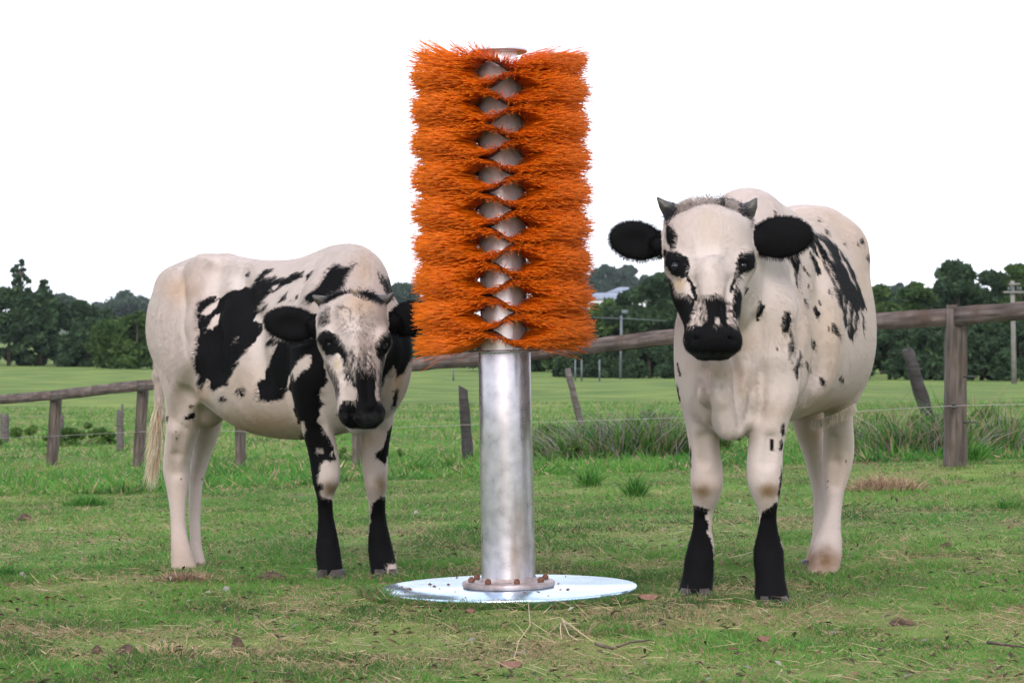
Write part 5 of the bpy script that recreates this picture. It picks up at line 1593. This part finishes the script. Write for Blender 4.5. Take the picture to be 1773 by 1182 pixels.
    P.append(Ell(Wp(1234, 592, 7.14), (.083, .06, .045), k=.02, g='muzzle'))
    for x, y in ((1207, 585), (1262, 585)): P.append(Ell(Wp(x, y, 7.085), (.015, .022, .011), (0, 0, 0), k=.01, g='muzzle', sub=True))
    P.append(Ell(Wp(1234, 607, 7.06), (.065, .03, .0035), k=.008, g='muzzle', sub=True))
    P.append(Ell(Wp(1171, 460, 7.24), (.034, .05, .038), k=.03, g='head'))
    P.append(Ell(Wp(1287, 458, 7.25), (.034, .05, .038), k=.03, g='head'))
    P.append(Ell(Wp(1232, 520, 7.145), (.040, .05, .14), (-8, 0, 0), k=.07, g='head'))
    P.append(Ell(Wp(1228, 400, 7.26), (.095, .05, .08), k=.05, g='head'))
    P.append(Ell(Wp(1103, 417, 7.36), (.088, .020, .060), (0, 10, 10), k=.015, g='ear'))
    P.append(Ell(Wp(1106, 419, 7.328), (.060, .022, .038), (0, 10, 10), k=.015, g='ear', sub=True)); P.append(Ell(Wp(1348, 413, 7.304), (.066, .022, .040), (0, -6, -10), k=.015, g='ear', sub=True))
    P.append(Cone(Wp(1143, 424, 7.35), Wp(1160, 425, 7.35), .03, .035, k=.02, g='ear'))
    P.append(Ell(Wp(1352, 411, 7.34), (.096, .022, .064), (0, -6, -10), k=.015, g='ear'))
    P.append(Cone(Wp(1305, 420, 7.36), Wp(1290, 420, 7.36), .032, .035, k=.02, g='ear'))
    tp = [Wp(1446, 400, 8.86), Wp(1448, 500, 8.90), Wp(1446, 620, 8.92), Wp(1442, 700, 8.92)]
    for a, b, ra, rb in zip(tp, tp[1:], (.03, .024, .016), (.024, .016, .012)): P.append(Cone(a, b, ra, rb, k=.02, g='tail'))

    crease(P, [(1222, 640), (1224, 690), (1236, 742)], .013, -.004, True, .035)
    crease(P, [(1272, 635), (1280, 690), (1283, 740)], .014, -.004, True, .035)
    crease(P, [(1316, 560), (1318, 640), (1308, 715)], .018, -.008, True, .045)
    crease(P, [(1246, 640), (1250, 690), (1262, 745)], .016, .010, False, .035)
    crease(P, [(1296, 640), (1300, 690), (1296, 725)], .013, .008, False, .035)
    crease(P, [(1340, 470), (1352, 540), (1350, 620)], .035, .024, False, .08)
    crease(P, [(1383, 470), (1393, 560), (1388, 640)], .03, -.018, True, .07)
    crease(P, [(1430, 440), (1440, 540), (1436, 640)], .028, -.024, True, .08)
    crease(P, [(1443, 760), (1447, 800), (1446, 840)], .010, -.004, True, .025, 'leg3')
    crease(P, [(1216, 760), (1218, 800)], .010, -.005, True, .03, 'leg1'); crease(P, [(1334, 760), (1330, 800)], .010, -.005, True, .03, 'leg2')
    crease(P, [(1216, 900), (1214, 950)], .008, -.003, True, .02, 'leg1'); crease(P, [(1330, 900), (1331, 950)], .008, -.003, True, .02, 'leg2')
    crease(P, [(1206, 1004), (1203, 1036)], .008, .001, True, .014, 'leg1'); crease(P, [(1336, 1014), (1337, 1048)], .008, .001, True, .014, 'leg2')
    crease(P, [(1426, 975), (1425, 1004)], .008, .001, True, .014, 'leg3')
    crease(P, [(1196, 490), (1204, 530), (1208, 560)], .012, -.005, True, .03, 'head'); crease(P, [(1268, 490), (1262, 530), (1260, 560)], .012, -.005, True, .03, 'head')
    crease(P, [(1226, 380), (1228, 430)], .014, -.009, True, .04, 'head')
    D_ = dict(org=(1030, 310), sc=3.031); E_ = dict(org=(1130, 660), sc=2.883)
    mb = Mask(1140, 310, 1540, 1070)
    for q in ([(850,740),(845,700),(860,640),(890,650),(885,690),(860,745)], [(975,760),(990,700),(1025,690),(1030,740),(1010,800),(980,800)],
              [(1050,980),(1085,880),(1080,950),(1060,1060),(1040,1000)], [(1015,410),(1070,390),(1080,440),(1065,520),(1070,590),(1055,560),(1045,480)],
              [(1110,270),(1200,290),(1270,350),(1330,430),(1370,520),(1400,610),(1425,680),(1380,690),(1385,760),(1350,860),(1325,810),(1340,760),(1310,790),(1300,700),(1270,650),(1250,560),(1225,500),(1190,440),(1150,380),(1110,330)],
              [(1125,370),(1150,400),(1190,500),(1170,510),(1130,420)], [(1400,690),(1415,720),(1420,850),(1405,780)],
              [(1240,760),(1260,765),(1290,820),(1280,835),(1245,800)], [(1415,410),(1440,380),(1460,400),(1450,430),(1430,430)], [(1080,470),(1095,450),(1125,500),(1110,490)],
              [(1010,850),(1040,830),(1045,900),(1020,960)]):
        mb.poly(q, **D_)
    for q in ([(1170,320),(1200,330),(1250,420),(1240,430)], [(1290,420),(1310,430),(1370,560),(1350,540)], [(1210,430),(1225,440),(1290,580),(1270,570)], [(1320,690),(1335,640),(1340,720),(1325,770)],
              [(1355,690),(1368,700),(1362,780),(1352,760)], [(1150,330),(1165,350),(1205,440),(1190,430)], [(1300,620),(1305,600),(1312,660),(1304,690)], [(1270,350),(1290,390),(1320,450),(1300,440)]):
        mb.poly(q, val=0.1, **D_)
    for cx, cy, rx, ry in ((1103,645,8,20),(1163,700,14,35),(1182,645,7,16),(1230,790,6,14),(1147,870,14,32),(1115,980,13,30),(1188,1060,13,22),(1297,1055,14,22),(1175,215,7,13),(1215,275,10,12),(1400,325,12,14),(1310,345,8,8),(1380,345,8,10),(945,175,12,10),(1025,810,10,22),(1035,870,9,20),(437,1120,6,50),(955,895,7,12),(1230,590,8,20),(1120,560,6,18),(440,1000,8,40)):
        mb.ell(cx, cy, rx, ry, ang=-12, **D_)
    for q in ([(640,410),(648,480),(635,560),(628,600),(622,560),(636,480)], [(195,610),(240,625),(285,635),(262,670),(280,710),(268,760),(290,780),(305,880),(330,1000),(330,1180),(60,1180),(140,930),(180,800),(195,700)],
              [(545,650),(620,600),(635,600),(640,800),(670,900),(675,1000),(710,1060),(710,1180),(490,1180),(500,980),(490,880),(520,760),(535,700)]):
        mb.poly(q, **E_)
    for cx, cy, rx, ry in ((650,238,12,35),(595,315,15,32),(642,320,10,32),(127,80,6,30),(188,380,5,60),(963,400,5,8),(875,497,4,5),(877,530,4,5),(930,735,4,6)): mb.ell(cx, cy, rx, ry, **E_)
    mh = Mask(1130, 330, 1320, 640, 3)
    mh.poly([(520,600),(600,610),(600,760),(490,760),(500,680)], val=.5, **D_)
    mh.poly([(680,620),(760,680),(765,780),(690,770),(690,700)], val=.5, **D_)
    for q in ([(375,230),(400,250),(440,300),(425,360),(400,370),(375,330)], [(360,370),(430,380),(490,415),(500,470),(490,510),(460,520),(400,500),(370,440)],
              [(470,500),(500,520),(530,570),(540,640),(520,640),(505,570)], [(370,500),(410,540),(430,600),(490,600),(520,640),(510,720),(480,770),(475,840),(430,820),(400,690),(360,640)],
              [(600,610),(640,600),(680,620),(690,700),(700,770),(780,770),(780,970),(460,970),(475,770),(560,765),(590,720),(580,650)],
              [(840,370),(760,390),(740,430),(735,490),(715,540),(700,590),(720,600),(745,520),(790,490),(840,470)],
              [(740,550),(775,600),(765,720),(740,740),(715,700),(725,620)], [(790,560),(840,600),(820,740),(770,770),(780,660)]):
        mh.poly(q, **D_)
    mh.ell(643, 742, 16, 22, val=0.1, **D_)
    for q in ([(320,80),(450,110),(430,180),(370,200),(340,200)], [(610,95),(680,90),(690,150),(640,130)], [(680,100),(840,80),(840,220),(780,200),(730,150)]):
        mh.poly(q, val=.75, **D_)
    cfg = dict(body=mb, head=mh, seed=77, streak=(0.35, 0.93), flow=(0.25, 0.75, -0.6), headc=Wp(1226, 460, 7.1), minz=-0.03, mud=0.8,
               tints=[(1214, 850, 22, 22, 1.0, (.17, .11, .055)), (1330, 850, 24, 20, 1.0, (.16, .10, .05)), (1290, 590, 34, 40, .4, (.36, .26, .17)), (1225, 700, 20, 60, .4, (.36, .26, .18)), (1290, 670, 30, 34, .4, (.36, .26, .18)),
                      (1228, 400, 30, 45, .25, (.38, .29, .2)), (1420, 705, 90, 36, .7, (.26, .19, .13)), (1425, 560, 60, 90, .3, (.37, .28, .19)), (1240, 640, 60, 25, .45, (.36, .25, .17)), (1430, 970, 25, 30, 1.0, (.10, .05, .03)), (1405, 975, 18, 25, .9, (.12, .07, .05)), (1178, 490, 12, 14, .5, (.45, .3, .12)),  # belly tint puts the underside shade into the coat colour
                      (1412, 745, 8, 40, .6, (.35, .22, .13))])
    root, off, V, Q, N, G, rng = make_cow('cow', P, cfg, tuple([Wp(1320, 1000, 8.0)[0], Wp(1320, 1000, 8.0)[1], 0.0]), seed=5)
    tag(root, 'white heifer with small black spots right of the brush post, facing the lens', 'cow')
    horn(root, off, [Wp(1168, 372, 7.37), Wp(1158, 362, 7.36), Wp(1148, 354, 7.35), Wp(1138, 342, 7.34)], [.034, .026, .016, .003])
    horn(root, off, [Wp(1287, 372, 7.37), Wp(1297, 362, 7.36), Wp(1304, 354, 7.35), Wp(1310, 343, 7.34)], [.034, .026, .016, .003])
    eye(root, off, Wp(1169, 461, 7.196), .0135, None)
    eye(root, off, Wp(1286, 460, 7.204), .0125, None)
    hoof(root, off, 1204, 1031, 7.64, .108, -6); hoof(root, off, 1337, 1044, 7.43, .105, 4)
    hoof(root, off, 1425, 1003, 8.40, .11, 0); hoof(root, off, 1405, 981, 8.74, .085, -14)
    n = 1800
    t = rng.random(n)
    r0 = Wp(1446, 640, 8.92) * (1 - t[:, None]) + Wp(1441, 700, 8.92) * t[:, None] + rng.normal(0, .01, (n, 3))
    d = np.stack([rng.normal(0, .12, n), rng.normal(0, .12, n), np.full(n, -1.0)], -1)
    tufts(root, off, 'tail_switch', r0, d, rng.uniform(.06, .16, n), np.array([.55, .47, .36]) * rng.uniform(.5, 1.1, (n, 1)), rng, .002, (0, 0, -.1))
    n = 3200
    u = rng.random(n)
    rr = np.array([Wp(1155 + 142 * q, 356 + rng.normal(0, 8) + 30 * abs(q - .5) ** 2 * 3, 7.30 + .05 * rng.random()) for q in u])
    dd = np.stack([(u - .5) * 1.2 + rng.normal(0, .35, n), rng.normal(-.3, .3, n), rng.uniform(-.2, .9, n)], -1)
    dark = (np.abs(u - .5) > .36) | ((u > .62) & (u < .7))
    cc = np.where(dark[:, None], np.array([.05, .05, .06]), np.array([.44, .38, .35])) * rng.uniform(.7, 1.15, (n, 1))
    tufts(root, off, 'poll_hair', rr, dd, rng.uniform(.014, .032, n), cc, rng, .0016, (0, 0, -.35))
    ear_fringe(root, off, V, N, G, rng); lashes(root, off, Wp(1168, 456, 7.19), rng, -1); lashes(root, off, Wp(1288, 455, 7.20), rng, 1)
    # long hair under the belly
    n = 1500
    bx = rng.random(n)
    rr = np.array([Wp(1405 + 75 * q, 728 - 30 * q ** 1.5, 8.25 + .1 * rng.random()) for q in bx])
    dd = np.stack([rng.normal(.1, .2, n), rng.normal(0, .2, n), -rng.uniform(.5, 1, n)], -1)
    tufts(root, off, 'belly_hair', rr, dd, rng.uniform(.015, .035, n), np.array([.6, .52, .45]) * rng.uniform(.7, 1.1, (n, 1)), rng, .0014)
    return root


left_cow()
right_cow()
